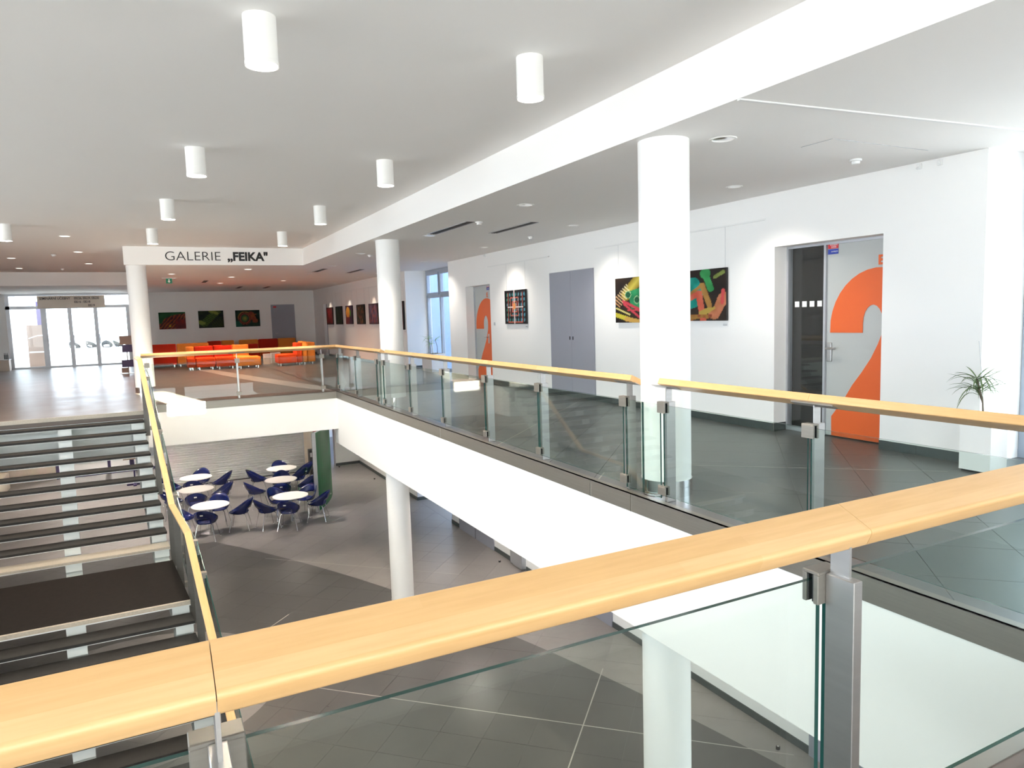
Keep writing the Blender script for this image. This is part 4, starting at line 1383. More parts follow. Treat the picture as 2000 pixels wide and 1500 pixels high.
def painting(name, label, art, side, a0, a1, z0, z1, nu, nv, group):
    """side 'E': on the wall x = XW, a0 = left edge (larger y), a1 = right edge; side 'N': on the wall y = YB"""
    dp = 0.035
    if side == 'E':
        loc = (XW, (a0 + a1) / 2, (z0 + z1) / 2)
        P = lambda u, v, d: (XW - 0.012 - d, a0 + (a1 - a0) * u, z0 + (z1 - z0) * v)
    else:
        loc = ((a0 + a1) / 2, YB, (z0 + z1) / 2)
        P = lambda u, v, d: (a0 + (a1 - a0) * u, YB - 0.012 - d, z0 + (z1 - z0) * v)
    t_ = thing(name, label, 'painting', loc, group)
    mb = MB()
    mb.prism([P(0, 0, 0), P(1, 0, 0), P(1, 1, 0), P(0, 1, 0)], [P(0, 0, dp), P(1, 0, dp), P(1, 1, dp), P(0, 1, dp)])
    mb.prism([P(0.2, 0.5, -0.012), P(0.8, 0.5, -0.012), P(0.8, 0.7, -0.012), P(0.2, 0.7, -0.012)], [P(0.2, 0.5, 0), P(0.8, 0.5, 0), P(0.8, 0.7, 0), P(0.2, 0.7, 0)])
    mb.build('canvas', CANV, t_)
    me = bpy.data.meshes.new('image_face')
    off = Vector(loc)
    vs = [tuple(Vector(P(i / nu, j / nv, dp + 0.0008)) - off) for j in range(nv + 1) for i in range(nu + 1)]
    fs = [(j * (nu + 1) + i, j * (nu + 1) + i + 1, (j + 1) * (nu + 1) + i + 1, (j + 1) * (nu + 1) + i) for j in range(nv) for i in range(nu)]
    me.from_pydata(vs, [], fs)
    ca_ = me.color_attributes.new('Col', 'FLOAT_COLOR', 'POINT')
    data = []
    for j in range(nv + 1):
        for i in range(nu + 1):
            c = art(i / nu, j / nv)
            data += [c[0] * 0.72, c[1] * 0.72, c[2] * 0.72, 1.0]
    ca_.data.foreach_set('color', data)
    me.materials.append(art_mat)
    o = bpy.data.objects.new('image_face', me)
    COL.objects.link(o)
    o.parent = t_
    # caption card beside the lower right corner
    cap = thing('caption_card', 'white caption card under the ' + label.split(',')[0].replace('canvas with a ', '').replace('canvas with ', ''), 'card', loc, 'caption cards')
    ORIG[cap.name] = Vector(loc)
    if side == 'E':
        MB().box(XW - 0.006, XW - 0.001, a1 + 0.0, a1 + 0.12, z0 - 0.085, z0 - 0.03).build('card', PAPERW, cap)
        for q in (0.05, 0.065):
            MB().box(XW - 0.0075, XW - 0.0061, a1 + 0.02, a1 + 0.10, z0 - q - 0.003, z0 - q + 0.001).build('printed_line', BLACK, cap)
        MB().box(XW - 0.016, XW - 0.014, a1 + 0.05, a1 + 0.053, z1, 2.684).box(XW - 0.016, XW - 0.014, a0 - 0.053, a0 - 0.05, z1, 2.684).build('hanging_wire', ALU, t_)
    else:
        MB().box(a1 - 0.12, a1, YB - 0.006, YB - 0.001, z0 - 0.085, z0 - 0.03).build('card', PAPERW, cap)
    return t_


g1, g2, g3 = 'paintings along the door wall', 'paintings of the far wall row', 'paintings of the end wall'
painting('painting', 'canvas with a dark grid of turquoise dots and red frames, beside the small orange door', art_grid, 'E', 14.06, 13.09, 1.385, 2.105, 46, 36, g1)
painting('painting', 'canvas with yellow tube, spring coils and green wheels, left of the nearest column', art_spring, 'E', 9.90, 8.92, 1.40, 2.13, 72, 60, g1)
painting('painting', 'canvas with turquoise and green machine shapes on black, right of the nearest column', art_machine, 'E', 8.40, 7.33, 1.42, 2.14, 76, 60, g1)
painting('painting', 'deep red canvas, first of the far wall row beside the dark door', art_abs([(0.10, 0.008, 0.006), (0.30, 0.012, 0.02), (0.06, 0.03, 0.015)], 1.3), 'E', 31.56, 30.40, 1.39, 2.12, 18, 18, g2)
painting('painting', 'near-black green canvas, second of the far wall row', art_abs([(0.012, 0.014, 0.014), (0.03, 0.06, 0.03), (0.06, 0.12, 0.05)], 4.1), 'E', 29.85, 28.77, 1.395, 2.125, 18, 18, g2)
painting('painting', 'canvas with a glowing golden arch, third of the far wall row', art_arch, 'E', 28.18, 27.15, 1.40, 2.12, 20, 20, g2)
painting('painting', 'dark canvas with olive and red flecks, fourth of the far wall row', art_abs([(0.015, 0.02, 0.012), (0.05, 0.06, 0.02), (0.40, 0.12, 0.05)], 7.7), 'E', 26.52, 25.44, 1.395, 2.115, 20, 20, g2)
painting('painting', 'violet and rust flecked canvas, half hidden by the second column', art_abs([(0.05, 0.03, 0.06), (0.16, 0.10, 0.16), (0.45, 0.10, 0.06)], 9.2, 3), 'E', 24.86, 23.74, 1.395, 2.11, 22, 20, g2)
painting('painting', 'dark red canvas seen edge-on beside the window recess', art_abs([(0.08, 0.01, 0.015), (0.14, 0.02, 0.03), (0.05, 0.01, 0.02)], 5.5), 'E', 22.0, 21.02, 1.22, 2.10, 14, 18, g2)
painting('painting', 'green and rust canvas, leftmost on the end wall above the red sofa back', art_fan, 'N', 0.47, 1.52, 1.40, 2.125, 40, 28, g3)
painting('painting', 'dark olive canvas with ribbed gear, middle one on the end wall', art_gear, 'N', 2.04, 3.07, 1.40, 2.15, 40, 28, g3)
painting('painting', 'canvas with a ringed eye shape, rightmost on the end wall beside the grey door', art_ring, 'N', 3.57, 4.61, 1.40, 2.14, 40, 28, g3)

for (ya2, yb2, lb) in [(6.69, 10.54, 'picture rail above the spring and machine paintings'), (12.15, 14.96, 'picture rail above the grid painting'), (22.0, 31.4, 'picture rail above the far wall row of paintings')]:
    tag(MB().box(XW - 0.02, XW - 0.001, ya2, yb2, 2.685, 2.705).build('picture_rail', PLASTW), 'thin white ' + lb, 'picture rail', 'picture rails')
for (yy, lb) in [(15.08, 'above the distant orange door'), (4.66, 'left one of two right of the nearest orange door'), (4.45, 'right one of two near the wall end')]:
    tag(MB().box(XW - 0.03, XW - 0.001, yy - 0.02, yy + 0.02, 2.93, 2.985).box(XW - 0.05, XW - 0.03, yy - 0.012, yy + 0.012, 2.945, 2.96).build('ceiling_hook', PLASTW), 'small pale bracket under the ceiling, ' + lb, 'bracket', 'small brackets under the ceiling')
sw = thing('wall_switch', 'small grey wall panel right of the distant orange door', 'switch', (XW, 14.68, 1.38))
MB().box(XW - 0.012, XW - 0.001, 14.635, 14.72, 1.34, 1.43).build('plate', PLASTW, sw)
for a in (1.355, 1.39):
    MB().box(XW - 0.018, XW - 0.0122, 14.645, 14.71, a, a + 0.03).build('key', ALU, sw)
so_ = thing('wall_socket', 'white double wall socket left of the slate grey cupboard door', 'socket', (XW, 12.71, 0.28))
for a in (0.25, 0.335):
    pl = MB().box(XW - 0.012, XW - 0.001, 12.67, 12.75, a, a + 0.08).build('plate', PLASTW, so_, bevel=0.003, seg=1)
    MB().cyl(0, 0, 0, 0.004, 0.02, 16).build('well', ALU, pl, frame=Matrix.Translation((XW - 0.012, 12.71, a + 0.04)) @ Matrix.Rotation(-PI / 2, 4, 'Y'))


# ================================================================== PLANTS
def leaf_blade(mb, base, az, length, droop, wd):
    pts_ = []
    n = 6
    for i in range(n + 1):
        s = i / n
        r = length * s * (1 - 0.18 * droop * s)
        z = length * (0.62 * s - droop * s * s)
        pts_.append(Vector(base) + Vector((math.cos(az) * r, math.sin(az) * r, z)))
    sd_ = Vector((-math.sin(az), math.cos(az), 0))
    vs_ = []
    for i, p in enumerate(pts_):
        s = i / n
        w_ = wd * (0.35 + 0.9 * s) * (1 - s) ** 0.6 if s < 1 else 0
        w_ = wd * math.sin(PI * min(1, 0.15 + 0.85 * s)) ** 0.8 if s < 1 else 0.0005
        vs_ += [p - sd_ * w_ / 2, p - Vector((0, 0, w_ * 0.25)), p + sd_ * w_ / 2]
    fs_ = []
    for i in range(n):
        for k in (0, 1):
            fs_.append((i * 3 + k, i * 3 + k + 1, i * 3 + k + 4, i * 3 + k + 3))
    mb.add(vs_, fs_)


def dracaena(t_, crowns, m, seed, cnt=22, length=0.30):
    rnd = random.Random(seed)
    for (base, top) in crowns:
        b0, t0 = Vector(base), Vector(top)
        mid = (b0 + t0) / 2 + Vector((0.02, -0.01, 0))
        MB().tube([b0, mid, t0], 0.008, 6, 0.006).build('stem', STEM, t_, smooth=True)
        for i in range(cnt):
            mb = MB()
            leaf_blade(mb, t0 + Vector((0, 0, rnd.uniform(-0.05, 0.02))), i * 2.4 + rnd.uniform(-0.3, 0.3), length * rnd.uniform(0.7, 1.15), rnd.uniform(0.1, 1.25), 0.016)
            mb.build('leaf', m, t_)


t = thing('potted_dracaena', 'thin-leaved dracaena growing from the tall white planter at the wall end', 'plant', (6.85, 3.84, 0.50))
dracaena(t, [((6.84, 3.83, 0.50), (6.77, 3.86, 0.87)), ((6.87, 3.85, 0.50), (6.79, 3.86, 0.775))], LEAFG, 3, 24, 0.27)
MB().tube([(6.84, 3.84, 0.50), (6.83, 3.85, 0.9), (6.80, 3.87, 1.22)], 0.0025, 5).build('support_wire', ALU, t)
t = thing('planter', 'tall narrow white planter holding the dracaena at the wall end', 'planter', (6.86, 3.84, 0))
MB().box(6.735, 7.0, 3.70, 3.98, 0.02, 0.42).box(6.735, 6.755, 3.70, 3.98, 0.42, 0.52).box(6.98, 7.0, 3.70, 3.98, 0.42, 0.52).box(6.755, 6.98, 3.70, 3.72, 0.42, 0.52).box(6.755, 6.98, 3.96, 3.98, 0.42, 0.52).build('body', PLASTW, t)
MB().box(6.75, 6.985, 3.715, 3.965, 0, 0.02).build('plinth', BLACK, t)
MB().box(6.756, 6.979, 3.721, 3.959, 0.42, 0.495).build('soil', SOIL, t)
t = thing('planter', 'white planter beside the bright window at the right edge', 'planter', (7.3, 3.45, 0))
MB().box(7.15, 7.45, 3.30, 3.60, 0.02, 0.50).box(7.15, 7.17, 3.30, 3.60, 0.50, 0.6).box(7.43, 7.45, 3.30, 3.60, 0.5, 0.6).box(7.17, 7.43, 3.30, 3.32, 0.5, 0.6).box(7.17, 7.43, 3.58, 3.60, 0.5, 0.6).build('body', PLASTW, t)
MB().box(7.17, 7.43, 3.32, 3.58, 0.5, 0.57).build('soil', SOIL, t)
t = thing('potted_plant', 'bright green leafy plant at the right edge beside the window', 'plant', (7.3, 3.45, 0.57))
MB().tube([(7.3, 3.45, 0.57), (7.26, 3.47, 0.7), (7.2, 3.5, 0.78)], 0.008, 6).build('stem', STEM, t)
for i in range(9):
    a = 2.0 + i * 0.75
    c = Vector((7.22 + 0.09 * math.cos(a), 3.49 + 0.09 * math.sin(a), 0.70 + 0.03 * (i % 4)))
    ux = Vector((math.cos(a), math.sin(a), 0.25)).normalized()
    uy = Vector((-math.sin(a), math.cos(a), 0))
    ring = [c + ux * 0.06 * math.cos(k * PI / 4) + uy * 0.035 * math.sin(k * PI / 4) for k in range(8)]
    MB().prism(ring, [p + Vector((0, 0, 0.002)) for p in ring]).build('leaf', LEAFL, t)
t = thing('planter', 'white planter standing in the far window recess', 'planter', (7.42, 19.6, 0))
MB().box(7.2, 7.62, 19.2, 20.0, 0, 0.45).box(7.2, 7.22, 19.2, 20.0, 0.45, 0.52).box(7.6, 7.62, 19.2, 20.0, 0.45, 0.52).box(7.22, 7.6, 19.2, 19.22, 0.45, 0.52).box(7.22, 7.6, 19.98, 20.0, 0.45, 0.52).build('body', PLASTW, t)
MB().box(7.22, 7.6, 19.22, 19.98, 0.45, 0.5).build('soil', SOIL, t)
t = thing('potted_dracaena', 'small pale dracaena with bare stems in the far window recess', 'plant', (7.42, 19.6, 0.5))
dracaena(t, [((7.42, 19.85, 0.5), (7.4, 19.95, 0.98)), ((7.45, 19.75, 0.5), (7.42, 19.80, 0.82)), ((7.45, 19.35, 0.5), (7.42, 19.42, 0.93))], LEAFL, 8, 11, 0.28)


# ================================================================== SOFAS AND HALL FURNITURE
def sofa(label, x0, x1, y0, y1, back, mb_, ms_, h=0.80, seat=0.41, depth_back=0.2, group='modular sofas of the exhibition area', no_back=False):
    """back = side of the backrest: 'N','S','E','W'"""
    t_ = thing('sofa_module', label, 'sofa', ((x0 + x1) / 2, (y0 + y1) / 2, 0), group)
    b = depth_back
    S_ = [x0, x1, y0, y1]
    B_ = None
    if not no_back:
        if back == 'N':
            S_, B_ = [x0, x1, y0, y1 - b], [x0, x1, y1 - b, y1]
        if back == 'S':
            S_, B_ = [x0, x1, y0 + b, y1], [x0, x1, y0, y0 + b]
        if back == 'E':
            S_, B_ = [x0, x1 - b, y0, y1], [x1 - b, x1, y0, y1]
        if back == 'W':
            S_, B_ = [x0 + b, x1, y0, y1], [x0, x0 + b, y0, y1]
    e = 0.003
    MB().box(S_[0] + e, S_[1] - e, S_[2] + e, S_[3] - e, 0.09, seat).build('seat', ms_, t_, bevel=0.04, seg=3, smooth=True)
    if B_:
        MB().box(B_[0] + e, B_[1] - e, B_[2] + e, B_[3] - e, 0.09, h).build('backrest', mb_, t_, bevel=0.04, seg=3, smooth=True)
    for (fx_, fy_) in ((x0 + 0.1, y0 + 0.1), (x1 - 0.1, y0 + 0.1), (x0 + 0.1, y1 - 0.1), (x1 - 0.1, y1 - 0.1)):
        MB().cyl(fx_, fy_, 0, 0.095, 0.025, 10, 0.02).build('foot', CHROME, t_)
    return t_


sofa('red sofa module seen from behind, leftmost beside the column', 0.0, 0.92, 29.55, 30.35, 'S', SRED, SRED, 0.87)
sofa('amber sofa module seen from behind, next to the leftmost red one', 0.93, 2.05, 29.55, 30.35, 'S', SYEL, SYEL, 0.87)
sofa('narrow amber-backed sofa module at the left end of the middle sofa', 1.14, 1.41, 26.85, 27.75, 'N', SYEL, SORG, 0.80)
sofa('red-backed sofa module in the left half of the middle sofa', 1.42, 2.04, 26.75, 27.75, 'N', SRED, SORG, 0.80)
sofa('red-backed sofa module in the right half of the middle sofa', 2.05, 2.68, 26.6, 27.75, 'N', SRED, SORG, 0.80)
sofa('amber sofa module at the right end of the middle sofa', 2.69, 3.25, 26.95, 27.75, 'N', SYEL, SYEL, 0.80)
sofa('amber ottoman in front of the middle sofa', 2.70, 3.48, 26.15, 26.93, 'N', SYEL, SYEL, 0.8, 0.40, no_back=True)
sofa('red sofa module by the end wall under the middle painting', 2.30, 2.86, 33.2, 34.0, 'N', SRED, SORG, 0.82)
sofa('amber sofa module by the end wall right of the small red one', 2.87, 3.40, 33.2, 34.0, 'N', SYEL, SYEL, 0.82)
sofa('dark red sofa module behind the middle sofa', 3.60, 4.05, 30.6, 31.3, 'N', SRED, SRED, 0.70)
sofa('amber sofa module by the end wall, left of the large red one', 3.60, 4.42, 33.2, 34.0, 'N', SYEL, SYEL, 0.82)
sofa('large red sofa module by the end wall under the ringed painting', 4.43, 5.26, 33.2, 34.0, 'N', SRED, SORG, 0.82)
sofa('amber sofa module by the end wall below the grey door', 5.27, 6.06, 33.2, 34.0, 'N', SYEL, SYEL, 0.82)
sofa('armchair module with red-orange seat and amber outer back at the right', 4.08, 4.93, 26.35, 27.15, 'E', SORG, SORG, 0.80)
sofa('amber sofa module turned away, at the right end behind the red-orange armchair', 4.94, 5.42, 26.45, 27.25, 'W', SYEL, SYEL, 0.84, 0.80)


def side_table(label, x, y, s_=0.2):
    t_ = thing('side_table', label, 'side table', (x, y, 0), 'white cube tables')
    MB().box(x - s_ / 2 - 0.02, x + s_ / 2 + 0.02, y - s_ / 2 - 0.02, y + s_ / 2 + 0.02, 0.37, 0.40).build('tabletop', PLASTW, t_)
    MB().box(x - s_ / 2 - 0.02, x - s_ / 2, y - s_ / 2, y + s_ / 2, 0, 0.37).box(x + s_ / 2, x + s_ / 2 + 0.02, y - s_ / 2, y + s_ / 2, 0, 0.37).box(x - s_ / 2, x + s_ / 2, y - s_ / 2, y - s_ / 2 + 0.02, 0, 0.37).build('panel', PLASTW, t_)


side_table('white cube table between the middle sofa and the armchair', 3.90, 27.85)
side_table('white cube table half hidden behind the red-orange armchair', 4.32, 28.5, 0.3)

# white cabinet at far left
t = thing('low_cabinet', 'low white cabinet at the far left edge beside the glass doors', 'cabinet', (-5.6, 33.5, 0))
MB().box(-6.4, -4.85, 33.3, 33.75, 0, 0.42).build('carcass', BEIGE, t)
MB().box(-6.42, -4.83, 33.27, 33.78, 0.42, 0.45).build('worktop', PLASTW, t)
MB().box(-5.6, -4.87, 33.285, 33.299, 0.04, 0.40).build('cabinet_door', BEIGE, t)
for k, xx in enumerate((-5.0, -4.95, -4.90)):
    t = thing('bottle', ['dark bottle on the white cabinet, leftmost of three', 'dark bottle on the white cabinet, middle of three', 'dark bottle on the white cabinet, rightmost of three'][k], 'bottle', (xx, 33.5, 0.45), 'dark bottles on the cabinet')
    MB().lathe(xx, 33.5, [(0, 0.45), (0.018, 0.45), (0.018, 0.60), (0.008, 0.65), (0.008, 0.69), (0, 0.69)], 10).build('glass_body', BLACK, t)
    MB().cyl(xx, 33.5, 0.69, 0.70, 0.009, 8).build('cap', STEELD, t)

# display stand right of the doors
t = thing('display_stand', 'tall brown display stand beside the left column', 'stand', (-0.69, 27.2, 0))
MB().cyl(-0.66, 27.2, 0.01, 1.25, 0.018, 10).build('pole', STEELD, t)
MB().box(-0.92, -0.45, 26.97, 27.43, 0, 0.015).build('base_plate', STEELD, t)
MB().box(-0.86, -0.50, 27.15, 27.18, 0.98, 1.27).build('header_board', BROWN, t)
MB().box(-0.80, -0.46, 27.15, 27.18, 0.72, 0.97).build('leaflet_tray', PURPLE, t)
MB().box(-0.84, -0.46, 27.15, 27.2, 0.22, 0.46).build('leaflet_tray', PURPLE, t)
MB().box(-0.86, -0.64, 27.12, 27.2, 0.03, 0.2).build('lower_board', BROWN, t)

# things beyond the glass doors
t = thing('lectern', 'brown wooden lectern board behind the left glass pane', 'lectern', (-4.15, 35.4, -0.02))
MB().box(-4.45, -3.85, 35.4, 35.43, 0.02, 1.75).build('board', BROWN, t)
MB().box(-4.4, -3.85, 35.25, 35.39, 0.60, 0.66).build('shelf', PLASTW, t)
MB().box(-4.46, -3.84, 35.36, 35.46, -0.02, 0.02).build('base', STEELD, t)
MB().tube([(-4.40, 35.38, 1.2), (-4.1, 35.3, 1.3), (-3.85, 35.3, 1.32)], 0.02, 6).build('arm', PLASTW, t)
t = thing('screen_wall', 'row of pale vertical slats along the passage behind the glass', 'screen', (-5.0, 40, 0))
for k in range(14):
    MB().box(-5.02, -4.98, 35 + k * 0.9, 35.8 + k * 0.9, 0.0, 2.9).build('slat', STRING, t)
MB().box(-5.06, -4.96, 34.9, 47.6, 2.9, 3.0).build('head_rail', ALU, t)
MB().box(-5.06, -4.96, 34.9, 47.6, -0.02, 0.0).build('floor_rail', ALU, t)
t = thing('post', 'dark square post outside behind the left glass pane', 'post', (-4.9, 41, -0.02))
MB().box(-5.0 + 0.3, -4.4, 41, 41.3, 0.05, 2.9).build('shaft', PURPLE, t)
MB().box(-4.75, -4.35, 40.95, 41.35, -0.02, 0.05).build('base', STEELD, t)

# ================================================================== LOWER LEVEL CAFÉ
# roller shutter: one curtain of slats, each only a few pixels high
t = thing('roller_shutter', 'closed pale roller shutter behind the café tables', 'shutter', (2.4, 26.0, L))
zz = L + 0.03
mb = MB()
while zz < L + 2.55:
    ring = []
    n = 5
    prof = [(0.0, 0.0), (-0.014, 0.014), (-0.018, 0.038), (-0.014, 0.06), (0.002, 0.074)]
    a = [(0.10, 25.985 + p[0], zz + p[1]) for p in prof] + [(0.10, 25.995, zz + 0.078), (0.10, 25.995, zz)]
    b = [(4.68, p[1], p[2]) for p in a]
    mb.prism(a, b)
    zz += 0.08
o = mb.build('slat_curtain', SHUT, t)
o['kind'] = 'stuff'
MB().box(0.10, 4.68, 25.96, 26.0, L, L + 0.03).build('bottom_bar', RUBBER, t)
MB().box(4.68, 4.72, 25.95, 26.0, L, L + 2.6).box(0.06, 0.10, 25.95, 26.0, L, L + 2.6).build('guide_rail', ALU, t)

# curved green screen
t = thing('curved_screen', 'tall curved green lacquered screen with a steel end post', 'screen', (4.3, 21.0, L))
ring_o, ring_i = [], []
for i in range(17):
    a = math.radians(-22 + i * 5.6)
    cx_, cy_, r_ = -1.08, 23.5, 6.0
    # arc from the steel end towards the back right
    a0 = math.radians(-33) + math.radians(33) * i / 16
    ring_o.append((cx_ + 0.05 + r_ * math.cos(a0), cy_ + r_ * math.sin(a0)))
    ring_i.append((cx_ + 0.05 + (r_ - 0.05) * math.cos(a0), cy_ + (r_ - 0.05) * math.sin(a0)))
mb = MB()
for i in range(16):
    q = [ring_o[i], ring_o[i + 1], ring_i[i + 1], ring_i[i]]
    mb.prism([(a, b, L + 0.02) for a, b in q], [(a, b, L + 2.26) for a, b in q])
mb.build('curved_panel', GREENP, t, smooth=True)
ex, ey = ring_o[0]
MB().box(ex - 0.10, ex - 0.0, ey - 0.03, ey + 0.07, L, L + 2.27).build('end_post', STEELD, t)
mb = MB()
for i in range(16):
    q = [ring_o[i], ring_o[i + 1], ring_i[i + 1], ring_i[i]]
    q = [(a, b) for a, b in q]
    mb.prism([(a, b, L) for a, b in q], [(a, b, L + 0.02) for a, b in q])
mb.build('floor_track', STEELD, t)
MB().prism([(a, b, L + 2.261) for a, b in (ring_o[0], ring_o[4], ring_i[4], ring_i[0])], [(a, b, L + 2.28) for a, b in (ring_o[0], ring_o[4], ring_i[4], ring_i[0])]).build('cap', PLASTW, t)

# red notice strip and vending machine beyond
t = thing('wall_notice', 'red and grey notice panel on the white lower wall beyond the green screen', 'notice', (6.3, 26.29, -2.2))
MB().box(6.0, 6.8, 26.27, 26.299, L + 1.75, L + 2.1).build('red_band', REDP, t)
MB().box(6.0, 6.8, 26.275, 26.299, L + 1.55, L + 1.75).build('grey_band', ALU, t)
t = thing('vending_machine', 'red and dark vending machine glimpsed behind the green screen', 'vending machine', (5.45, 27.0, L))
MB().box(5.10, 5.82, 26.75, 27.5, L + 0.05, L + 1.3).build('cabinet', GREYD, t)
MB().box(5.10, 5.82, 26.75, 27.5, L + 1.3, L + 2.1).build('red_header', REDP, t)
MB().box(5.2, 5.6, 26.735, 26.749, L + 0.5, L + 1.25).build('front_window', BLACK, t)
MB().box(5.15, 5.77, 26.8, 27.45, L, L + 0.05).build('plinth', BLACK, t)
t = thing('waste_bin', 'dark tall bin behind the green screen', 'bin', (4.9, 25.3, L))
MB().box(4.75, 5.05, 25.2, 25.5, L, L + 0.9).build('body', BLACK, t, bevel=0.02)
MB().box(4.77, 5.03, 25.19, 25.2, L + 0.65, L + 0.8).build('flap', STEELD, t)

# radiator grille in the lower wall
t = thing('radiator', 'grey convector radiator in the lower wall under the gallery', 'radiator', (6.75, 13.25, L))
MB().box(6.70, 6.799, 12.98, 13.52, L + 0.04, L + 0.62).build('casing', ALU, t)
MB().box(6.72, 6.79, 13.05, 13.45, L, L + 0.04).build('foot', STEELD, t)
for k in range(10):
    MB().box(6.694, 6.6995, 13.03 + k * 0.045, 13.055 + k * 0.045, L + 0.45, L + 0.57).build('slot', BLACK, t)
for (x, y, lb) in [(6.55, 13.75, 'near the convector radiator'), (6.55, 5.95, 'near the lower grey door'), (5.95, 26.0, 'beside the far white wall corner'), (6.5, 23.3, 'beside the far lower wall')]:
    t = thing('door_stop', 'small black door stop on the lower floor ' + lb, 'door stop', (x, y, L), 'black door stops')
    MB().cyl(x, y, L, L + 0.035, 0.025, 12).build('rubber_body', RUBBER, t)
    MB().cyl(x, y, L + 0.035, L + 0.04, 0.015, 12).build('screw_cap', STEELD, t)

# pale reception blocks seen through the stairs
t = thing('reception_counter', 'stepped pale counter seen through the open stair risers at left', 'counter', (-5.0, 28.5, L))
MB().box(-7.5, -4.6, 27.6, 29.4, L, L + 0.55).build('lower_block', BEIGE, t)
MB().box(-7.5, -5.0, 28.0, 29.4, L + 0.55, L + 1.1).build('upper_block', BEIGE, t)
MB().box(-7.55, -4.95, 27.95, 29.45, L + 1.1, L + 1.14).build('worktop', PLASTW, t)
t = thing('bar_table', 'brown pedestal table seen through the open stair risers', 'table', (-0.75, 27.3, L))
MB().box(-1.05, -0.45, 27.1, 27.5, L + 1.02, L + 1.06).box(-1.05, -0.45, 27.1, 27.5, L + 0.92, L + 0.95).build('tabletop', BROWN, t)
MB().cyl(-0.75, 27.3, L + 0.05, L + 0.92, 0.025, 12).build('pole', PURPLE, t)
MB().box(-1.0, -0.5, 27.25, 27.35, L, L + 0.05).box(-0.8, -0.7, 27.05, 27.249, L, L + 0.05).box(-0.8, -0.7, 27.351, 27.55, L, L + 0.05).build('cross_foot', PURPLE, t)


# ---- café tables and chairs
def make_table(label):
    t_ = thing('cafe_table', label, 'table', (0, 0, 0), 'round white café tables')
    MB().lathe(0, 0, [(0, 0.715), (0.44, 0.715), (0.46, 0.722), (0.465, 0.732), (0.46, 0.74), (0, 0.74)], 40).build('tabletop', TABW, t_, smooth=True)
    MB().cyl(0, 0, 0.02, 0.715, 0.038, 20).build('pedestal', STEELD, t_, smooth=True)
    MB().lathe(0, 0, [(0, 0), (0.27, 0), (0.27, 0.008), (0.20, 0.02), (0.038, 0.03), (0, 0.03)], 32).build('base_disc', STEELD, t_, smooth=True)
    return t_


def make_chair(label):
    t_ = thing('tub_chair', label, 'chair', (0, 0, 0), 'blue tub chairs at the café tables')
    nth = 40
    prof = [0.0, 0.35, 0.62, 0.80]
    wall = [0.12, 0.44, 0.6, 0.8, 1.0]
    vs_, fs_ = [], []
    rows = len(prof) + len(wall)

    def pt(th, r):
        c, s_ = math.cos(th), math.sin(th)
        hz_ = 0.475 + 0.355 * ((1 + c) / 2) ** 1.5
        lean = 0.10 * max(0, c) ** 2
        if r < len(prof):
            f = prof[r]
            return (0.27 * s_ * f, 0.25 * c * f, 0.44 + 0.006 * f)
        q = wall[r - len(prof)]
        f = 0.80 + 0.24 * (1 - (1 - q) ** 2)
        return (0.27 * s_ * f, 0.25 * c * f + lean * q, 0.446 + (hz_ - 0.446) * (q ** 1.15))
    for r in range(rows):
        for i in range(nth):
            vs_.append(pt(2 * PI * i / nth, r))
    for r in range(rows - 1):
        for i in range(nth):
            th = 2 * PI * (i + 0.5) / nth
            thn = th if th < PI else th - 2 * PI
            if abs(thn) < 0.62 and len(prof) <= r < len(prof) + 1 and True:
                continue
            j = (i + 1) % nth
            fs_.append((r * nth + i, r * nth + j, (r + 1) * nth + j, (r + 1) * nth + i))
    mb_ = MB().add(vs_, fs_)
    sh = mb_.build('shell', BLUEC, t_, smooth=True)
    md = sh.modifiers.new('thickness', 'SOLIDIFY')
    md.thickness = 0.012
    md.offset = 0
    for (sx, sy) in ((-1, -1), (1, -1), (-1, 1), (1, 1)):
        lg = MB().tube([(0.14 * sx, 0.12 * sy, 0.435), (0.18 * sx, 0.16 * sy, 0.40), (0.255 * sx, 0.245 * sy, 0.012)], 0.011, 8).build('leg', CHROME, t_, smooth=True)
        MB().cyl(0.257 * sx, 0.247 * sy, 0, 0.016, 0.015, 8).build('foot_cap', PLASTW, lg)
    MB().box(-0.035, 0.035, 0.366, 0.372, 0.70, 0.73).build('sticker', PAPERW, t_)
    return t_


TB = [(1.13, 19.75, 'nearest table of the left café row'), (0.92, 21.93, 'middle table of the left café row'), (1.0, 23.65, 'rear table of the left café row'),
      (3.12, 19.57, 'nearest table of the right café row'), (3.23, 21.77, 'middle table of the right café row'), (3.52, 23.45, 'rear table of the right café row')]
tab0 = make_table('')
tkid = kid_map(tab0)
ch0 = make_chair('')
ckid = kid_map(ch0)
# chairs: (table index, angle of the chair seen from the table centre, distance, where)
CH = [(0, -105, 0.60, 'in front of'), (0, 175, 0.66, 'on the left of'), (0, 70, 0.66, 'behind'), (0, -5, 0.70, 'on the right of'),
      (1, -95, 0.62, 'in front of'), (1, 185, 0.62, 'on the left of'), (1, 10, 0.66, 'on the right of'),
      (2, -100, 0.60, 'in front of'), (2, 180, 0.66, 'on the left of'), (2, 75, 0.64, 'behind'), (2, 0, 0.70, 'on the right of'),
      (3, -105, 0.60, 'in front of'), (3, 195, 0.66, 'on the left of'), (3, 110, 0.64, 'behind'), (3, -15, 0.70, 'on the right of'), (3, 48, 0.76, 'at the back right of'),
      (4, -100, 0.60, 'in front of'), (4, 185, 0.72, 'on the left of'), (4, 80, 0.60, 'behind'), (4, -5, 0.72, 'on the right of'),
      (5, -58, 0.68, 'in front of'), (5, 185, 0.74, 'on the left of'), (5, 85, 0.62, 'behind'), (5, 10, 0.70, 'on the right of')]
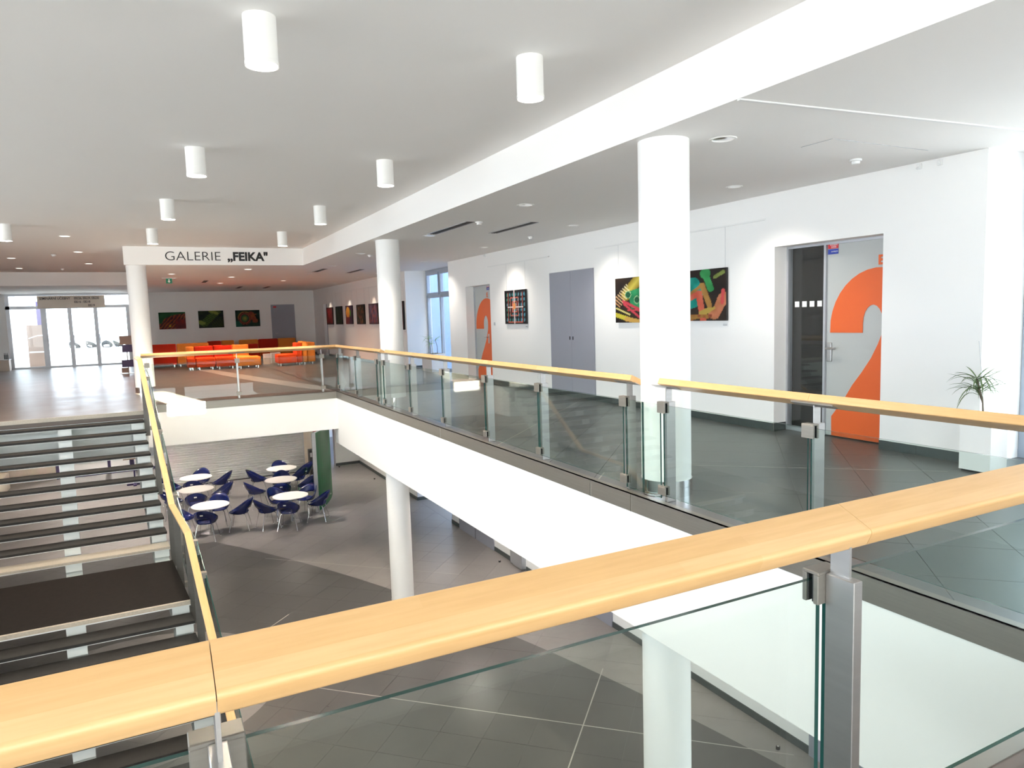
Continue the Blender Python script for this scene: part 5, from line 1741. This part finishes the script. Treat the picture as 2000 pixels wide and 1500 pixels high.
for i, (x, y, lb) in enumerate(TB):
    lab = 'round white pedestal table, ' + lb
    if i == 0:
        tab0.location = (x, y, L)
        tab0['label'] = lab
    else:
        copy_tree(tab0, (x, y, L), 0.3 * i, lab, None, tkid)
first = True
for (ti, ang, dist, where) in CH:
    x, y, lb = TB[ti]
    a = math.radians(ang)
    loc = (x + dist * math.cos(a), y + dist * math.sin(a), L)
    rot = a - PI / 2 + random.uniform(-0.2, 0.2)
    lab = 'blue tub chair ' + where + ' the ' + lb
    if first:
        ch0.location = loc
        ch0.rotation_euler = (0, 0, rot)
        ch0['label'] = lab
        first = False
    else:
        copy_tree(ch0, loc, rot, lab, None, ckid)
# terrace chairs beyond the glass doors
for k, (x, y, r) in enumerate([(-3.7, 47, 0.6), (-2.9, 47.3, 2.6), (-2.1, 46.6, 0.2), (-1.5, 47.1, 2.0), (-0.9, 46.4, 3.3), (0.3, 46.9, 0.5), (1.1, 46.6, 2.2)]):
    copy_tree(ch0, (x, y, -0.02), r, ['dark terrace chair beyond the glass doors, leftmost of the row', 'dark terrace chair beyond the glass doors, second from the left', 'dark terrace chair beyond the glass doors, left of the middle group',
                                   'dark terrace chair beyond the glass doors, centre of the middle group', 'dark terrace chair beyond the glass doors, right of the middle group', 'dark terrace chair beyond the right glass pane, left one',
                                   'dark terrace chair beyond the right glass pane, right one'][k], 'terrace chairs beyond the glass doors', ckid)
terrace = [o for o in bpy.data.objects if o.get('group') == 'terrace chairs beyond the glass doors']
for o in terrace:
    for c in children(o):
        if c.name.split('.')[0] == 'shell':
            c.data = c.data.copy()
            c.data.materials[0] = BLACK

t = thing('recessed_downlight', 'unseen downlight added in the passage behind the lower glazed doors', 'downlight', (-1.6, 31.6, -0.85), 'added downlights of the lower level')  # added lamp that whitens the wall behind the glazing
MB().lathe(-1.6, 31.6, [(0.11, -0.851), (0.107, -0.857), (0.088, -0.858), (0.086, -0.851)], 20).build('trim_ring', LAMPW, t, smooth=True)
MB().lathe(-1.6, 31.6, [(0.086, -0.8515), (0.0, -0.853)], 16).build('reflector', LAMPS, t, smooth=True)
spot('lamp_light', (-1.6, 31.6, -0.87), 900, math.radians(150), 0.3, (1, 0.93, 0.85), 0.06, aim=(-1.6, 32.6, L), parent=t)
# lower level lighting: downlights added in the lower ceiling to brighten the floor
for (x, y, lb) in [(1.0, 20.0, 'above the nearest left table'), (3.2, 20.0, 'above the nearest right table'), (1.2, 24.0, 'above the rear left table'), (3.4, 24.0, 'above the rear right table'),
                   (5.6, 8.0, 'under the gallery near the front'), (5.6, 13.0, 'under the gallery by the radiator'), (5.6, 23.0, 'under the gallery beyond the green screen'), (-1.2, 20.0, 'behind the stairs'), (-1.0, 25.0, 'above the pedestal table'), (-3.0, 27.0, 'above the pale counter')]:
    z = -0.85
    t = thing('recessed_downlight', 'added round downlight in the lower ceiling ' + lb, 'downlight', (x, y, z), 'added downlights of the lower level')
    MB().lathe(x, y, [(0.11, z - 0.001), (0.107, z - 0.007), (0.088, z - 0.008), (0.086, z - 0.001)], 20).build('trim_ring', LAMPW, t, smooth=True)
    MB().lathe(x, y, [(0.086, z - 0.0015), (0.055, z - 0.0025), (0.0, z - 0.003)], 16).build('reflector', LAMPS, t, smooth=True)
    spot('lamp_light', (x, y, z - 0.02), 420 if x < 0 else 190, math.radians(130), 0.6, (1, 0.88, 0.78), 0.06, aim=(x, y, L), parent=t)

# ================================================================== SUN BLOCKERS (added out of view, they cut the low sun to one patch)
for x0, x1, lb in ((-50, 8.62, 'left of the narrow gap'), (9.35, 60, 'right of the narrow gap')):
    t = thing('sun_blocker', 'tall pale sun blocker added outside, ' + lb, 'wall', ((x0 + x1) / 2, -25.2, L - 0.2), 'added sun blockers behind the viewer')
    MB().box(x0, x1, -25.4, -25, L - 0.2, 7.5).build('blocker_panel', BLOCKM, t)
    MB().box(x0, x1, -25.42, -24.98, 7.5, 7.6).build('blocker_cap', ALU, t)
t = thing('sun_gap_frame', 'pale frame added to trim the gap between the sun blockers', 'sun_gap_frame', (8.77, -25.2, 4.36))  # added sill and head that trim the sun patch on the floor
MB().box(8.62, 9.35, -25.4, -25.0, L - 0.2, 3.80).build('blocker_sill', BLOCKM, t)
MB().box(8.62, 9.35, -25.4, -25.0, 4.36, 7.4).build('beam', BLOCKM, t)
MB().box(8.62, 9.35, -25.41, -24.99, 7.4, 7.5).build('blocker_cap', ALU, t)
